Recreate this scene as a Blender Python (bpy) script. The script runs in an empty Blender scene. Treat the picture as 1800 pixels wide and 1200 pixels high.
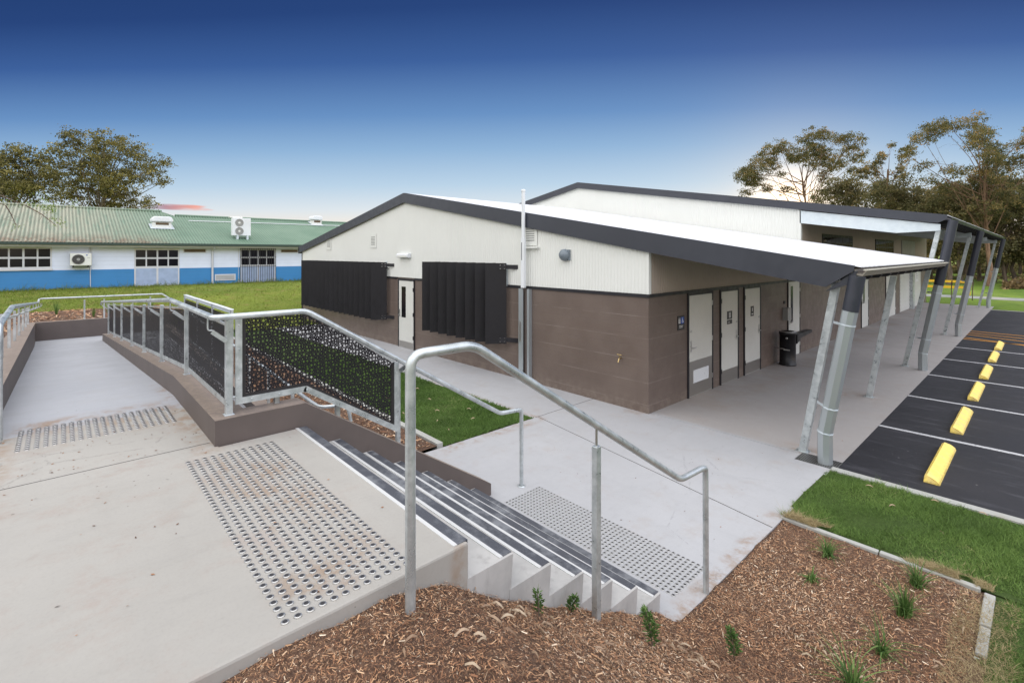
import bpy, math, random
import numpy as np
from mathutils import Vector, Matrix
random.seed(7); RNG = np.random.default_rng(11)
S = bpy.context.scene; COL = S.collection
R = math.radians

# ------------------------------------------------------------------ camera
cam = bpy.data.cameras.new('camera'); camo = bpy.data.objects.new('camera', cam); COL.objects.link(camo)
camo.location = (0, 0, 2.9); camo.rotation_euler = (R(90), 0, R(47.39))
cam.lens = 17.26; cam.sensor_width = 36; cam.shift_y = -0.0858; cam.clip_start = 0.05; cam.clip_end = 2000
S.camera = camo
# ------------------------------------------------------------------ world
SUN_AZ = (-0.31, 0.951)          # horizontal direction towards the low sun
SUN_EL = 5.0
w = bpy.data.worlds.new('World'); S.world = w; w.use_nodes = True
N = w.node_tree.nodes; Lk = w.node_tree.links; N.clear()
def wn(t, **k):
    n = N.new(t)
    for a, b in k.items(): setattr(n, a, b)
    return n
def wmath(op, a, b=None, c=None, clamp=False):
    n = wn('ShaderNodeMath', operation=op, use_clamp=clamp)
    for i, x in enumerate((a, b, c)):
        if x is None: continue
        if isinstance(x, (int, float)): n.inputs[i].default_value = x
        else: Lk.new(x, n.inputs[i])
    return n.outputs[0]
def wmix(f, a, b):
    n = wn('ShaderNodeMix', data_type='RGBA')
    for i, x in ((0, f), (6, a), (7, b)):
        if isinstance(x, (int, float)): n.inputs[i].default_value = x
        elif isinstance(x, tuple): n.inputs[i].default_value = (*x, 1)
        else: Lk.new(x, n.inputs[i])
    return n.outputs[2]
tc = wn('ShaderNodeTexCoord'); sep = wn('ShaderNodeSeparateXYZ'); Lk.new(tc.outputs['Generated'], sep.inputs[0])
sx, sy, sz = sep.outputs
sky = wn('ShaderNodeTexSky', sky_type='NISHITA', sun_disc=False, sun_elevation=R(SUN_EL),
         sun_rotation=math.atan2(SUN_AZ[0], SUN_AZ[1]), air_density=1.0, dust_density=0.6, ozone_density=2.0)
ramp = wn('ShaderNodeValToRGB'); cr = ramp.color_ramp
stops = [(0.0, (0.96, 0.78, 0.60)), (0.045, (0.93, 0.82, 0.69)), (0.09, (0.70, 0.76, 0.81)), (0.14, (0.47, 0.62, 0.77)),
         (0.21, (0.265, 0.435, 0.66)), (0.275, (0.130, 0.268, 0.525)), (0.37, (0.041, 0.108, 0.315)), (0.455, (0.017, 0.052, 0.190)), (0.60, (0.010, 0.034, 0.13)), (1.0, (0.02, 0.045, 0.14))]
while len(cr.elements) < len(stops): cr.elements.new(0.5)
for e, (p, c) in zip(cr.elements, stops): e.position = p; e.color = (*c, 1)
# how far round a direction lies from the unseen sky that gets the fill
hl = wmath('SQRT', wmath('ADD', wmath('MULTIPLY', sx, sx), wmath('MULTIPLY', sy, sy)))
az = wmath('DIVIDE', wmath('ADD', wmath('MULTIPLY', sx, 0.26), wmath('MULTIPLY', sy, 0.966)), wmath('MAXIMUM', hl, 0.001))
# sky gradient lowered to both sides of a heading near the view axis
arch = wmath('DIVIDE', wmath('ADD', wmath('MULTIPLY', sx, -0.68), wmath('MULTIPLY', sy, 0.733)), wmath('MAXIMUM', hl, 0.001))
Lk.new(wmath('DIVIDE', sz, wmath('POWER', wmath('MAXIMUM', arch, 0.62), 0.85)), ramp.inputs[0])
# glow round the sunken sun
se, ce = math.sin(R(SUN_EL)), math.cos(R(SUN_EL))
dsun = wmath('ADD', wmath('ADD', wmath('MULTIPLY', sx, SUN_AZ[0]*ce), wmath('MULTIPLY', sy, SUN_AZ[1]*ce)), wmath('MULTIPLY', sz, se))
g1 = wmath('POWER', wmath('MAXIMUM', dsun, 0.0), 110)
g2 = wmath('POWER', wmath('MAXIMUM', dsun, 0.0), 900)
col = ramp.outputs[0]
col = wmix(wmath('MULTIPLY', g1, 0.22), col, (1.0, 0.84, 0.66))
add = wn('ShaderNodeMix', data_type='RGBA', blend_type='ADD'); add.inputs[0].default_value = 1
Lk.new(col, add.inputs[6])
gcol = wmix(g2, (0, 0, 0), (1.5, 1.0, 0.5)); Lk.new(gcol, add.inputs[7]); col = add.outputs[2]
# bright fill added to the unseen rear and upper sky as pale cloud
rear = wn('ShaderNodeMapRange', interpolation_type='SMOOTHSTEP'); Lk.new(az, rear.inputs[0])
rear.inputs[1].default_value = -0.36; rear.inputs[2].default_value = -0.80; rear.inputs[3].default_value = 0; rear.inputs[4].default_value = 1
nz = wn('ShaderNodeTexNoise'); nz.inputs['Scale'].default_value = 2.2; nz.inputs['Detail'].default_value = 6
Lk.new(tc.outputs['Generated'], nz.inputs['Vector'])
cl = wmix(nz.outputs[0], (1.50, 1.52, 1.58), (2.02, 1.97, 1.90))
hgt = wn('ShaderNodeMapRange', interpolation_type='SMOOTHSTEP'); Lk.new(sz, hgt.inputs[0]); hgt.inputs[1].default_value = 0.0; hgt.inputs[2].default_value = 0.45; hgt.inputs[3].default_value = 0.50; hgt.inputs[4].default_value = 1.32
clm = wn('ShaderNodeVectorMath', operation='SCALE'); Lk.new(cl, clm.inputs[0]); Lk.new(hgt.outputs[0], clm.inputs['Scale']); cl = clm.outputs[0]
zen = wn('ShaderNodeMapRange', interpolation_type='SMOOTHSTEP'); Lk.new(sz, zen.inputs[0])
zen.inputs[1].default_value = 0.56; zen.inputs[2].default_value = 0.85
veil = wmath('MAXIMUM', rear.outputs[0], wmath('MULTIPLY', zen.outputs[0], 0.85))
eb = wn('ShaderNodeMapRange', interpolation_type='SMOOTHSTEP'); Lk.new(sx, eb.inputs[0]); eb.inputs[1].default_value = 0.45; eb.inputs[2].default_value = 0.9
eh = wn('ShaderNodeMapRange', interpolation_type='SMOOTHSTEP'); Lk.new(sz, eh.inputs[0]); eh.inputs[1].default_value = 0.45; eh.inputs[2].default_value = 0.05
col = wmix(wmath('MULTIPLY', eb.outputs[0], eh.outputs[0]), col, (1.95, 1.62, 1.32))  # warm glow added low in the unseen east to light the walk
es = wn('ShaderNodeMapRange', interpolation_type='SMOOTHSTEP'); Lk.new(sx, es.inputs[0]); es.inputs[1].default_value = 0.12; es.inputs[2].default_value = 0.45
ez = wn('ShaderNodeMapRange', interpolation_type='SMOOTHSTEP'); Lk.new(sz, ez.inputs[0]); ez.inputs[1].default_value = 0.20; ez.inputs[2].default_value = 0.42
col = wmix(wmath('MULTIPLY', es.outputs[0], ez.outputs[0]), col, (2.3, 2.45, 2.85))  # cool brightness added high in the unseen east to light the classrooms
col = wmix(veil, col, cl)
# small pink cloud low on the left
cn = wn('ShaderNodeTexNoise'); cn.inputs['Scale'].default_value = 9; cn.inputs['Detail'].default_value = 5
mp = wn('ShaderNodeMapping'); mp.inputs['Scale'].default_value = (1, 1.6, 14); Lk.new(tc.outputs['Generated'], mp.inputs[0]); Lk.new(mp.outputs[0], cn.inputs['Vector'])
ca = (-0.9985, 0.055)
cd = wmath('ADD', wmath('MULTIPLY', sx, -ca[1]), wmath('MULTIPLY', sy, ca[0]))
cd = wmath('MULTIPLY', cd, -1.0)                       # signed sideways offset along the horizon
ca_front = wmath('LESS_THAN', sx, -0.5)
mx = wmath('SUBTRACT', 1.0, wmath('POWER', wmath('DIVIDE', wmath('SUBTRACT', sy, 0.140), 0.062), 2))
mz = wmath('SUBTRACT', 1.0, wmath('POWER', wmath('DIVIDE', wmath('SUBTRACT', sz, 0.0775), 0.0062), 2))
cm = wmath('MULTIPLY', wmath('MULTIPLY', wmath('MAXIMUM', mx, 0.0), wmath('MAXIMUM', mz, 0.0)), ca_front)
cmr = wn('ShaderNodeMapRange', interpolation_type='SMOOTHSTEP'); Lk.new(wmath('ADD', wmath('MULTIPLY', cm, 0.75), wmath('MULTIPLY', wmath('SUBTRACT', cn.outputs[0], 0.5), 1.5)), cmr.inputs[0])
cmr.inputs[1].default_value = 0.22; cmr.inputs[2].default_value = 0.72
cm = wmath('MULTIPLY', cmr.outputs[0], wmath('MULTIPLY', cm, 5.0, clamp=True))
cpink = wmix(wmath('MULTIPLY', wmath('ADD', sy, -0.10), 14.0, clamp=True), (0.20, 0.17, 0.30), (0.86, 0.38, 0.31))
col = wmix(cm, col, cpink)
bg = wn('ShaderNodeBackground'); bg.inputs[1].default_value = 1.0; Lk.new(col, bg.inputs[0])
bg2 = wn('ShaderNodeBackground'); bg2.inputs[1].default_value = 0.006; Lk.new(sky.outputs[0], bg2.inputs[0])
ads = wn('ShaderNodeAddShader'); Lk.new(bg.outputs[0], ads.inputs[0]); Lk.new(bg2.outputs[0], ads.inputs[1])
wo = wn('ShaderNodeOutputWorld'); Lk.new(ads.outputs[0], wo.inputs[0])
# ------------------------------------------------------------------ sun
sl = bpy.data.lights.new('sun', 'SUN'); sl.energy = 3.0; sl.angle = R(0.5); sl.color = (1.0, 0.72, 0.45)
so = bpy.data.objects.new('sun', sl); COL.objects.link(so)
sd = Vector((SUN_AZ[0]*ce, SUN_AZ[1]*ce, se)); so.rotation_euler = sd.to_track_quat('Z', 'Y').to_euler()
S.view_settings.view_transform = 'Standard'; S.view_settings.look = 'None'; S.view_settings.gamma = 1
S.view_settings.exposure = 0.04
S.render.engine = 'CYCLES'
S.cycles.transparent_max_bounces = 24; S.cycles.max_bounces = 8

# ------------------------------------------------------------------ materials
def srgb(r, g, b):
    f = lambda c: (c/255/12.92 if c/255 <= 0.04045 else ((c/255+0.055)/1.055)**2.4)
    return (f(r), f(g), f(b))
class M:
    def __init__(s, name, base=(0.5, 0.5, 0.5), rough=0.6, metal=0.0, spec=0.5):
        s.m = bpy.data.materials.new(name); s.m.use_nodes = True
        s.n = s.m.node_tree.nodes; s.l = s.m.node_tree.links
        s.b = s.n['Principled BSDF']; s.o = s.n['Material Output']
        s.b.inputs['Base Color'].default_value = (*base, 1); s.b.inputs['Roughness'].default_value = rough
        s.b.inputs['Metallic'].default_value = metal; s.b.inputs['Specular IOR Level'].default_value = spec
        s._p = None
    def node(s, t, **k):
        n = s.n.new(t)
        for a, b in k.items(): setattr(n, a, b)
        return n
    def put(s, sock, x):
        if isinstance(x, (int, float)): sock.default_value = x
        elif isinstance(x, tuple): sock.default_value = (*x, 1) if len(x) == 3 and sock.type == 'RGBA' else x
        else: s.l.new(x, sock)
    def pos(s):
        if s._p is None: s._p = s.node('ShaderNodeNewGeometry').outputs['Position']
        return s._p
    def mapv(s, scale=(1, 1, 1), rot=(0, 0, 0), v=None):
        n = s.node('ShaderNodeMapping'); n.inputs['Scale'].default_value = scale; n.inputs['Rotation'].default_value = rot
        s.l.new(v or s.pos(), n.inputs[0]); return n.outputs[0]
    def noise(s, scale, detail=4, rough=0.55, v=None):
        n = s.node('ShaderNodeTexNoise'); n.inputs['Scale'].default_value = scale; n.inputs['Detail'].default_value = detail
        n.inputs['Roughness'].default_value = rough; s.l.new(v or s.pos(), n.inputs['Vector']); return n.outputs[0]
    def vor(s, scale, v=None, **k):
        n = s.node('ShaderNodeTexVoronoi', **k); n.inputs['Scale'].default_value = scale; s.l.new(v or s.pos(), n.inputs['Vector']); return n
    def math(s, op, a, b=None, clamp=False):
        n = s.node('ShaderNodeMath', operation=op, use_clamp=clamp); s.put(n.inputs[0], a)
        if b is not None: s.put(n.inputs[1], b)
        return n.outputs[0]
    def rng(s, x, a, b, c=0.0, d=1.0):
        n = s.node('ShaderNodeMapRange', interpolation_type='SMOOTHSTEP'); s.put(n.inputs[0], x)
        for i, q in enumerate((a, b, c, d)): n.inputs[i+1].default_value = q
        return n.outputs[0]
    def ramp(s, x, st):
        n = s.node('ShaderNodeValToRGB'); s.put(n.inputs[0], x); e = n.color_ramp
        while len(e.elements) < len(st): e.elements.new(0.5)
        for q, (p, c) in zip(e.elements, st): q.position = p; q.color = (*c, 1)
        return n.outputs[0]
    def mix(s, f, a, b, blend='MIX'):
        n = s.node('ShaderNodeMix', data_type='RGBA', blend_type=blend); s.put(n.inputs[0], f); s.put(n.inputs[6], a); s.put(n.inputs[7], b); return n.outputs[2]
    def xyz(s):
        n = s.node('ShaderNodeSeparateXYZ'); s.l.new(s.pos(), n.inputs[0]); return n.outputs
    def attr(s, name):
        n = s.node('ShaderNodeAttribute'); n.attribute_name = name; return n.outputs['Fac']
    def col(s, c): s.put(s.b.inputs['Base Color'], c); return s
    def rough(s, c): s.put(s.b.inputs['Roughness'], c); return s
    def bump(s, h, strength=0.3, dist=0.01):
        n = s.node('ShaderNodeBump'); n.inputs['Strength'].default_value = strength; n.inputs['Distance'].default_value = dist
        s.put(n.inputs['Height'], h); s.l.new(n.outputs[0], s.b.inputs['Normal']); return s

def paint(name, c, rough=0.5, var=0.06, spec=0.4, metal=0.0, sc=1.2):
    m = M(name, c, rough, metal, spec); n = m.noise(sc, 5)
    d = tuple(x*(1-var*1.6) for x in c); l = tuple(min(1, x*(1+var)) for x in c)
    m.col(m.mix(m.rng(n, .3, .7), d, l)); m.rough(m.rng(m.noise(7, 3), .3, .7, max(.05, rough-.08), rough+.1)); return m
# concrete
def concrete(name, base, warm, amt, seed=0.0, walk_shade=None, crisp=0, dirt=()):
    m = M(name, base, .8)
    v = m.mapv((1, 1, 1)); big = m.noise(0.55, 6, .6); mid = m.noise(2.1, 12, .72); fine = m.noise(60, 3)
    c = m.mix(m.rng(big, .35, .68), base, tuple(x*1.10 for x in base))
    c = m.mix(m.math('MULTIPLY', m.rng(mid, .50, .72), amt), c, warm)
    st = m.noise(1.4, 5, .6, m.mapv((.35, 2.6, 1), (0, 0, .5)))
    st2 = m.noise(9, 8, .75, m.mapv((1, .35, 1), (0, 0, .25)))
    c = m.mix(m.math('MULTIPLY', m.rng(st, .48, .75), .20), c, tuple(x*.80 for x in base))
    c = m.mix(m.math('MULTIPLY', m.rng(st2, .50, .72), .30), c, tuple(x*.80 for x in base)); c = m.mix(m.math('MULTIPLY', m.rng(st2, .50, .30), .25), c, tuple(min(1, x*1.12) for x in base))
    ed = m.vor(.9, m.mapv((1, 1, 1), (0, 0, .3), None), feature='DISTANCE_TO_EDGE'); wob = m.math('ADD', ed.outputs['Distance'], m.math('MULTIPLY', m.math('SUBTRACT', m.noise(6, 5, .7), .5), .09))
    c = m.mix(m.math('MULTIPLY', m.math('MULTIPLY', m.rng(m.math('ABSOLUTE', wob), .006, .0), m.rng(big, .52, .62)), .40), c, tuple(x*.45 for x in base))
    c = m.mix(m.math('MULTIPLY', m.rng(fine, .45, .8), .18), c, tuple(x*.7 for x in base))
    if dirt:     # leaf stain and washed-in mulch dirt lying in patches
        X, Y, Z = m.xyz(); dn = m.noise(5.5, 9, .72); dn2 = m.noise(1.7, 5, .6)
        for (x0, x1, y0, y1, f_, k_) in dirt:
            a = m.math('MULTIPLY', m.math('MULTIPLY', m.rng(X, x0-f_, x0+f_), m.rng(X, x1+f_, x1-f_)), m.math('MULTIPLY', m.rng(Y, y0-f_, y0+f_), m.rng(Y, y1+f_, y1-f_)))
            c = m.mix(m.math('MULTIPLY', m.math('MULTIPLY', a, m.rng(dn, .40, .62)), m.math('MULTIPLY', m.rng(dn2, .3, .6), k_)), c, (.25, .165, .105))
    if walk_shade:      # shade under the canopy put into the concrete colour of the covered walk
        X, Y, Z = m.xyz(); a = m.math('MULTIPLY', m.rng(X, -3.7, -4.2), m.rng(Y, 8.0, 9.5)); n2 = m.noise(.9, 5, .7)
        c = m.mix(m.math('MULTIPLY', m.math('MULTIPLY', a, m.rng(n2, .4, .6)), .55), c, walk_shade)
        a2 = m.rng(Y, 7.9, 8.05); c = m.mix(m.math('MULTIPLY', a2, .45), c, walk_shade)
    sp = m.vor(14, feature='F1'); dot = m.math('LESS_THAN', sp.outputs['Distance'], m.rng(m.noise(1.3, 3), .48, .72, 0.0, .12))
    c = m.mix(m.math('MULTIPLY', dot, .55), c, (.10, .085, .07))
    m.col(c); m.rough(m.rng(mid, .3, .7, .62, .9)); m.bump(m.math('ADD', m.math('MULTIPLY', mid, .6), m.math('MULTIPLY', fine, .35)), .25, .006)
    return m.m
m_plaza = concrete('plaza_concrete', (.325, .309, .282), (.318, .268, .236), .9, crisp=1, dirt=((-4.25, -2.2, .74, 1.25, .12, .75), (-5.9, -4.4, .78, .95, .10, .9), (-6.1, -5.4, -.2, .75, .15, .6), (-6.4, -2.2, -.40, -.28, .06, .7), (-2.22, -2.08, 1.50, 1.60, .03, .9)))
m_conc = concrete('path_concrete', (.350, .350, .360), (.335, .290, .258), .45, walk_shade=(.295, .245, .205), crisp=1, dirt=((-6.2, -5.9, 3.8, 6.3, .08, .8), (-9.5, -6.1, 6.1, 6.25, .06, .8), (-2.1, -1.9, 3.5, 5.9, .05, .8), (-5.3, -4.6, 7.6, 7.9, .15, .5), (-2.7, -2.2, 7.85, 8.3, .15, .9), (-3.0, -2.2, 11.7, 12.4, .25, .7)))
m_ramp = concrete('ramp_concrete', (.335, .342, .364), (.325, .30, .28), .25, crisp=1, dirt=((-6.3, -5.35, -.3, .85, .12, 1.0), (-7.6, -5.8, .82, .95, .05, .8)))
m_kerb = concrete('kerb_concrete', (.35, .35, .325), (.27, .23, .17), .8)
def stairside():
    m = M('stair_concrete', (.45, .44, .42), .8); n = m.noise(2.2, 6, .65); st = m.noise(5, 5, .6, m.mapv((3, 3, .8)))
    c = m.mix(m.rng(n, .35, .65), (.34, .332, .32), (.44, .428, .41))
    c = m.mix(m.math('MULTIPLY', m.rng(st, .5, .75), .45), c, (.24, .23, .215)); m.col(c); m.bump(n, .2, .006); return m.m
m_stair = stairside()
m_joint = M('joint_dark', (.10, .095, .09), .9).m
# painted masonry
def masonry():
    m = M('brown_masonry_paint', (.115, .088, .076), .45, 0, .45)
    X, Y, Z = m.xyz(); cb = m.node('ShaderNodeCombineXYZ'); m.put(cb.inputs[0], m.math('ADD', X, Y)); m.put(cb.inputs[1], Z)
    bt = m.node('ShaderNodeTexBrick'); m.l.new(cb.outputs[0], bt.inputs['Vector']); bt.inputs['Scale'].default_value = 1
    bt.inputs['Brick Width'].default_value = .39*1.0; bt.inputs['Row Height'].default_value = .2; bt.inputs['Mortar Size'].default_value = .005; bt.inputs['Mortar Smooth'].default_value = .7
    # every second bed joint is struck deeper, its edge highlight mixed into the colour
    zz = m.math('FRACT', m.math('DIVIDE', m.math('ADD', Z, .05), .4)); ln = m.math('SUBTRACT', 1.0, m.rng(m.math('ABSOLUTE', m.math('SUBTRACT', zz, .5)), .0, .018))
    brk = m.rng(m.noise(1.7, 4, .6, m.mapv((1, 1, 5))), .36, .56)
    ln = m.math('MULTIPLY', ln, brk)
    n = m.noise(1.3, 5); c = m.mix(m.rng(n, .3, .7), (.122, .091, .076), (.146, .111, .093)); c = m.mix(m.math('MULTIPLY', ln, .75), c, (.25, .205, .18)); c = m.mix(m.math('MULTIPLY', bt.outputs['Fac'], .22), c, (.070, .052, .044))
    sd = m.math('MULTIPLY', m.rng(Z, .38, .0), m.rng(m.noise(7, 7, .7), .38, .66)); c = m.mix(m.math('MULTIPLY', sd, .55), c, (.23, .185, .15)); m.col(c); m.rough(m.rng(m.noise(4, 4), .3, .7, .38, .55))
    h = m.math('ADD', m.math('MULTIPLY', bt.outputs['Fac'], -.35), m.math('ADD', m.math('MULTIPLY', ln, -.8), m.math('MULTIPLY', m.noise(35, 3), .22)))
    m.bump(h, .35, .006); return m.m
m_brick = masonry()
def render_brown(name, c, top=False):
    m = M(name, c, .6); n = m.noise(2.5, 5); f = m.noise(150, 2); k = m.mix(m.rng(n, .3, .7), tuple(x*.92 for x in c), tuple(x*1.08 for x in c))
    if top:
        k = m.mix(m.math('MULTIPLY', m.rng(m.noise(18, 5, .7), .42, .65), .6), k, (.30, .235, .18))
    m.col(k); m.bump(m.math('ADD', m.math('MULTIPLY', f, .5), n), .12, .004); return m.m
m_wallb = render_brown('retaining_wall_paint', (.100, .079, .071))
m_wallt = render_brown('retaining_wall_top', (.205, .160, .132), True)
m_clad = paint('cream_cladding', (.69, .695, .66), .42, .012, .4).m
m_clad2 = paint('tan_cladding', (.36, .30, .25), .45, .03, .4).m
m_fascia = paint('charcoal_fascia', (.036, .039, .052), .38, .05, .5).m
m_trim = paint('black_trim', (.018, .017, .021), .45, .05).m
m_blade = paint('sunscreen_blade', (.014, .013, .015), .5, .08, .35).m
m_roof = M('zincalume_roof', (.67, .68, .705), .38, 0, .45).m
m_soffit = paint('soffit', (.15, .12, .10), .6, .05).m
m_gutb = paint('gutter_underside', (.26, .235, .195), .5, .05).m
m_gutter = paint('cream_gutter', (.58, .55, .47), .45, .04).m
def galv():
    m = M('galvanised_steel', (.45, .48, .49), .36, .55, .5); n = m.vor(55, feature='F1'); n2 = m.noise(9, 5, .65); n3 = m.noise(2.1, 4)
    c = m.mix(m.rng(n2, .35, .65), (.42, .455, .465), (.60, .635, .645)); c = m.mix(m.math('MULTIPLY', n.outputs['Distance'], .2), c, (.38, .41, .415))
    c = m.mix(m.math('MULTIPLY', m.rng(n3, .58, .72), .18), c, (.42, .42, .34)); m.col(c); m.rough(m.rng(n2, .3, .7, .26, .42)); return m.m
m_galv = galv()
def galvp():
    m = M('galvanised_pale', (.55, .62, .66), .5, .25, .5); n2 = m.noise(6, 5, .65); c = m.mix(m.rng(n2, .35, .65), (.56, .62, .66), (.61, .67, .70)); m.col(c); return m.m
m_galvp = galvp()
m_zinc = M('spiral_zinc', (.47, .51, .53), .36, .65).m
m_steel = M('stainless', (.55, .55, .54), .3, .9).m
m_alu = M('aluminium_edge', (.62, .62, .61), .45, .2).m
def blackinsert():
    m = M('nosing_grit', (.05, .052, .062), .55); n = m.noise(260, 2); s = m.noise(4, 5, .7)
    c = m.mix(m.rng(n, .35, .7), (.038, .040, .050), (.085, .09, .106)); c = m.mix(m.math('MULTIPLY', m.rng(s, .45, .68), .6), c, (.26, .27, .285)); m.col(c); m.bump(n, .3, .003); return m.m
m_grit = blackinsert()
m_studb = M('stud_insert', (.028, .027, .03), .6).m
m_white = paint('door_paint', (.62, .62, .58), .4, .03).m
m_whitep = paint('white_plastic', (.72, .74, .76), .35, .03).m
m_kick = M('kick_plate', (.48, .46, .43), .28, .9).m
m_glass = M('dark_glass', (.008, .008, .012), .12, 0, .3).m
m_hglass = M('hall_glass', (.02, .017, .015), .05, 0, .9).m
m_black = paint('black_plastic', (.012, .012, .014), .35, .05).m
m_grey = paint('grey_box', (.30, .30, .29), .45, .05).m
m_brass = M('brass', (.45, .33, .16), .35, .9).m
m_bell = paint('bell_grey', (.17, .20, .23), .4, .05).m
m_blue = paint('sign_blue', (.02, .08, .35), .4, .05).m
m_signw = M('sign_white', (.75, .75, .75), .4).m
m_signk = M('sign_black', (.02, .018, .02), .4).m
def asphalt():
    m = M('asphalt', (.022, .022, .027), .85); n = m.noise(220, 3); b = m.noise(.8, 6, .65); sc = m.noise(2.4, 6, .7, m.mapv((.5, 2.4, 1), (0, 0, .35)))
    c = m.mix(m.rng(n, .4, .75), (.007, .007, .010), (.027, .026, .033)); c = m.mix(m.math('MULTIPLY', m.rng(b, .45, .7), .45), c, (.028, .027, .033))
    c = m.mix(m.math('MULTIPLY', m.rng(sc, .52, .70), .6), c, (.058, .057, .067)); sp = m.vor(9); c = m.mix(m.math('MULTIPLY', m.math('LESS_THAN', sp.outputs['Distance'], m.rng(m.noise(1.1, 3), .5, .7, 0., .10)), .6), c, (.22, .21, .21)); m.col(c); m.rough(m.rng(b, .3, .7, .6, .85)); m.bump(n, .35, .006); return m.m
m_asph = asphalt()
def worn(name, c, under):
    m = M(name, c, .6); n = m.noise(30, 4, .7); m.col(m.mix(m.rng(n, .52, .70), c, under)); return m.m
m_line = worn('white_line_paint', (.50, .50, .515), (.14, .14, .145)); m_orange = worn('orange_line_paint', (.55, .24, .03), (.12, .07, .03))
def yellow():
    m = M('yellow_stop_paint', (.75, .55, .09), .55); n = m.noise(6, 5, .7); m.col(m.mix(m.rng(n, .42, .7), (.88, .66, .13), (.74, .56, .19))); X, Y, Z = m.xyz(); sd = m.math('MULTIPLY', m.rng(Z, .05, .0), m.rng(m.noise(25, 5, .7), .35, .6)); sc = m.rng(m.noise(14, 6, .75), .60, .70)
    m.col(m.mix(m.math('MULTIPLY', m.math('MAXIMUM', sd, sc), .6), m.b.inputs['Base Color'].links[0].from_socket, (.22, .15, .06))); m.bump(m.noise(60, 3), .25, .004); return m.m
m_yel = yellow()
def soil(name, a, b, c3, sc=1.0):
    m = M(name, a, .95); n = m.noise(2.0*sc, 6, .7); v = m.vor(38*sc, m.mapv((1, 2.6, 1), (0, 0, .6))); f = m.noise(70*sc, 4, .7)
    c = m.mix(m.rng(n, .35, .65), a, b); c = m.mix(m.rng(f, .48, .68), c, c3); c = m.mix(m.math('MULTIPLY', v.outputs['Distance'], .8, clamp=True), c, tuple(x*.45 for x in a))
    m.col(c); m.bump(m.math('ADD', f, m.math('MULTIPLY', v.outputs['Distance'], .8)), .8, .02); return m.m
m_soil = soil('mulch_bed', (.095, .048, .028), (.17, .090, .054), (.29, .18, .115))
def chips():
    m = M('wood_chips', (.2, .1, .06), .85); t = m.attr('tone')
    m.col(m.ramp(t, [(0, (.045, .020, .010)), (.2, (.17, .076, .038)), (.45, (.35, .175, .088)), (.7, (.50, .30, .165)), (.86, (.66, .47, .31)), (1, (.76, .63, .47))])); return m.m
m_chip = chips()
def bark():
    m = M('leaf_litter', (.4, .3, .2), .7); t = m.attr('tone'); m.col(m.ramp(t, [(0, (.20, .12, .07)), (.5, (.38, .27, .18)), (1, (.50, .41, .29))])); return m.m
m_litter = bark()
def grassm(name, st, trans=.25):
    m = M(name, st[0][1], .7, 0, .25); t = m.attr('tone'); n = m.noise(1.1, 5, .6)
    c = m.ramp(m.math('ADD', m.math('MULTIPLY', t, .65), m.math('MULTIPLY', m.rng(n, .3, .7), .35)), st); m.col(c)
    tr = m.node('ShaderNodeBsdfTranslucent'); m.l.new(c, tr.inputs[0]); mx = m.node('ShaderNodeMixShader'); mx.inputs[0].default_value = trans
    m.l.new(m.b.outputs[0], mx.inputs[1]); m.l.new(tr.outputs[0], mx.inputs[2]); m.l.new(mx.outputs[0], m.o.inputs[0]); return m.m
m_grassb = grassm('near_grass', [(0, (.060, .098, .026)), (.4, (.115, .195, .045)), (.75, (.17, .27, .065)), (.93, (.25, .34, .10)), (1, (.44, .38, .20))])
m_grassn = grassm('path_grass', [(0, (.050, .085, .022)), (.5, (.095, .170, .036)), (.9, (.15, .25, .055)), (1, (.36, .31, .16))])
def lawn(name, a, b, dry, dryamt, sc=1.0):
    m = M(name, a, .9, 0, .2); n = m.noise(.22*sc, 6, .65, m.mapv((1, .45, 1))); n2 = m.noise(1.6*sc, 6, .7); f = m.noise(26*sc, 5, .75)
    c = m.mix(m.rng(n, .35, .65), a, b); c = m.mix(m.math('MULTIPLY', m.rng(n2, .5, .72), dryamt), c, dry)
    c = m.mix(m.math('MULTIPLY', m.rng(f, .42, .7), .6), c, tuple(x*.45 for x in a)); m.col(c); m.bump(f, .9, .04); return m.m
m_lawnw = lawn('far_lawn', (.125, .175, .022), (.20, .245, .036), (.27, .19, .075), .85)
m_lawnn = lawn('near_lawn_soil', (.050, .085, .020), (.075, .12, .026), (.09, .08, .035), .3)
m_lawnf = lawn('north_lawn', (.095, .165, .022), (.17, .26, .030), (.22, .21, .08), .35)
m_farpath = paint('grey_path', (.24, .25, .24), .85, .06).m
def foliage(name, st, trans=.3):
    m = M(name, st[0][1], .6, 0, .3); t = m.attr('tone'); c = m.ramp(t, st); m.col(c)
    tr = m.node('ShaderNodeBsdfTranslucent'); m.l.new(c, tr.inputs[0]); mx = m.node('ShaderNodeMixShader'); mx.inputs[0].default_value = trans
    m.l.new(m.b.outputs[0], mx.inputs[1]); m.l.new(tr.outputs[0], mx.inputs[2]); m.l.new(mx.outputs[0], m.o.inputs[0]); return m.m
m_leafL = foliage('left_gum_leaves', [(0, (.050, .052, .018)), (.45, (.130, .120, .036)), (.8, (.23, .205, .060)), (1, (.42, .35, .12))])
m_leafR = foliage('right_gum_leaves', [(0, (.045, .055, .022)), (.5, (.16, .155, .065)), (.85, (.29, .22, .085)), (1, (.50, .31, .11))], .55)
m_leafD = foliage('dark_forest_leaves', [(0, (.065, .066, .028)), (.6, (.18, .165, .072)), (1, (.34, .25, .11))], .45)
m_plant = foliage('garden_leaves', [(0, (.035, .075, .018)), (.5, (.085, .17, .04)), (1, (.20, .30, .09))])
def barkm(name, a, b):
    m = M(name, a, .9); n = m.noise(3, 6, .7, m.mapv((2, 2, .5))); m.col(m.mix(m.rng(n, .35, .65), a, b)); m.bump(n, .5, .05); return m.m
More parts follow.
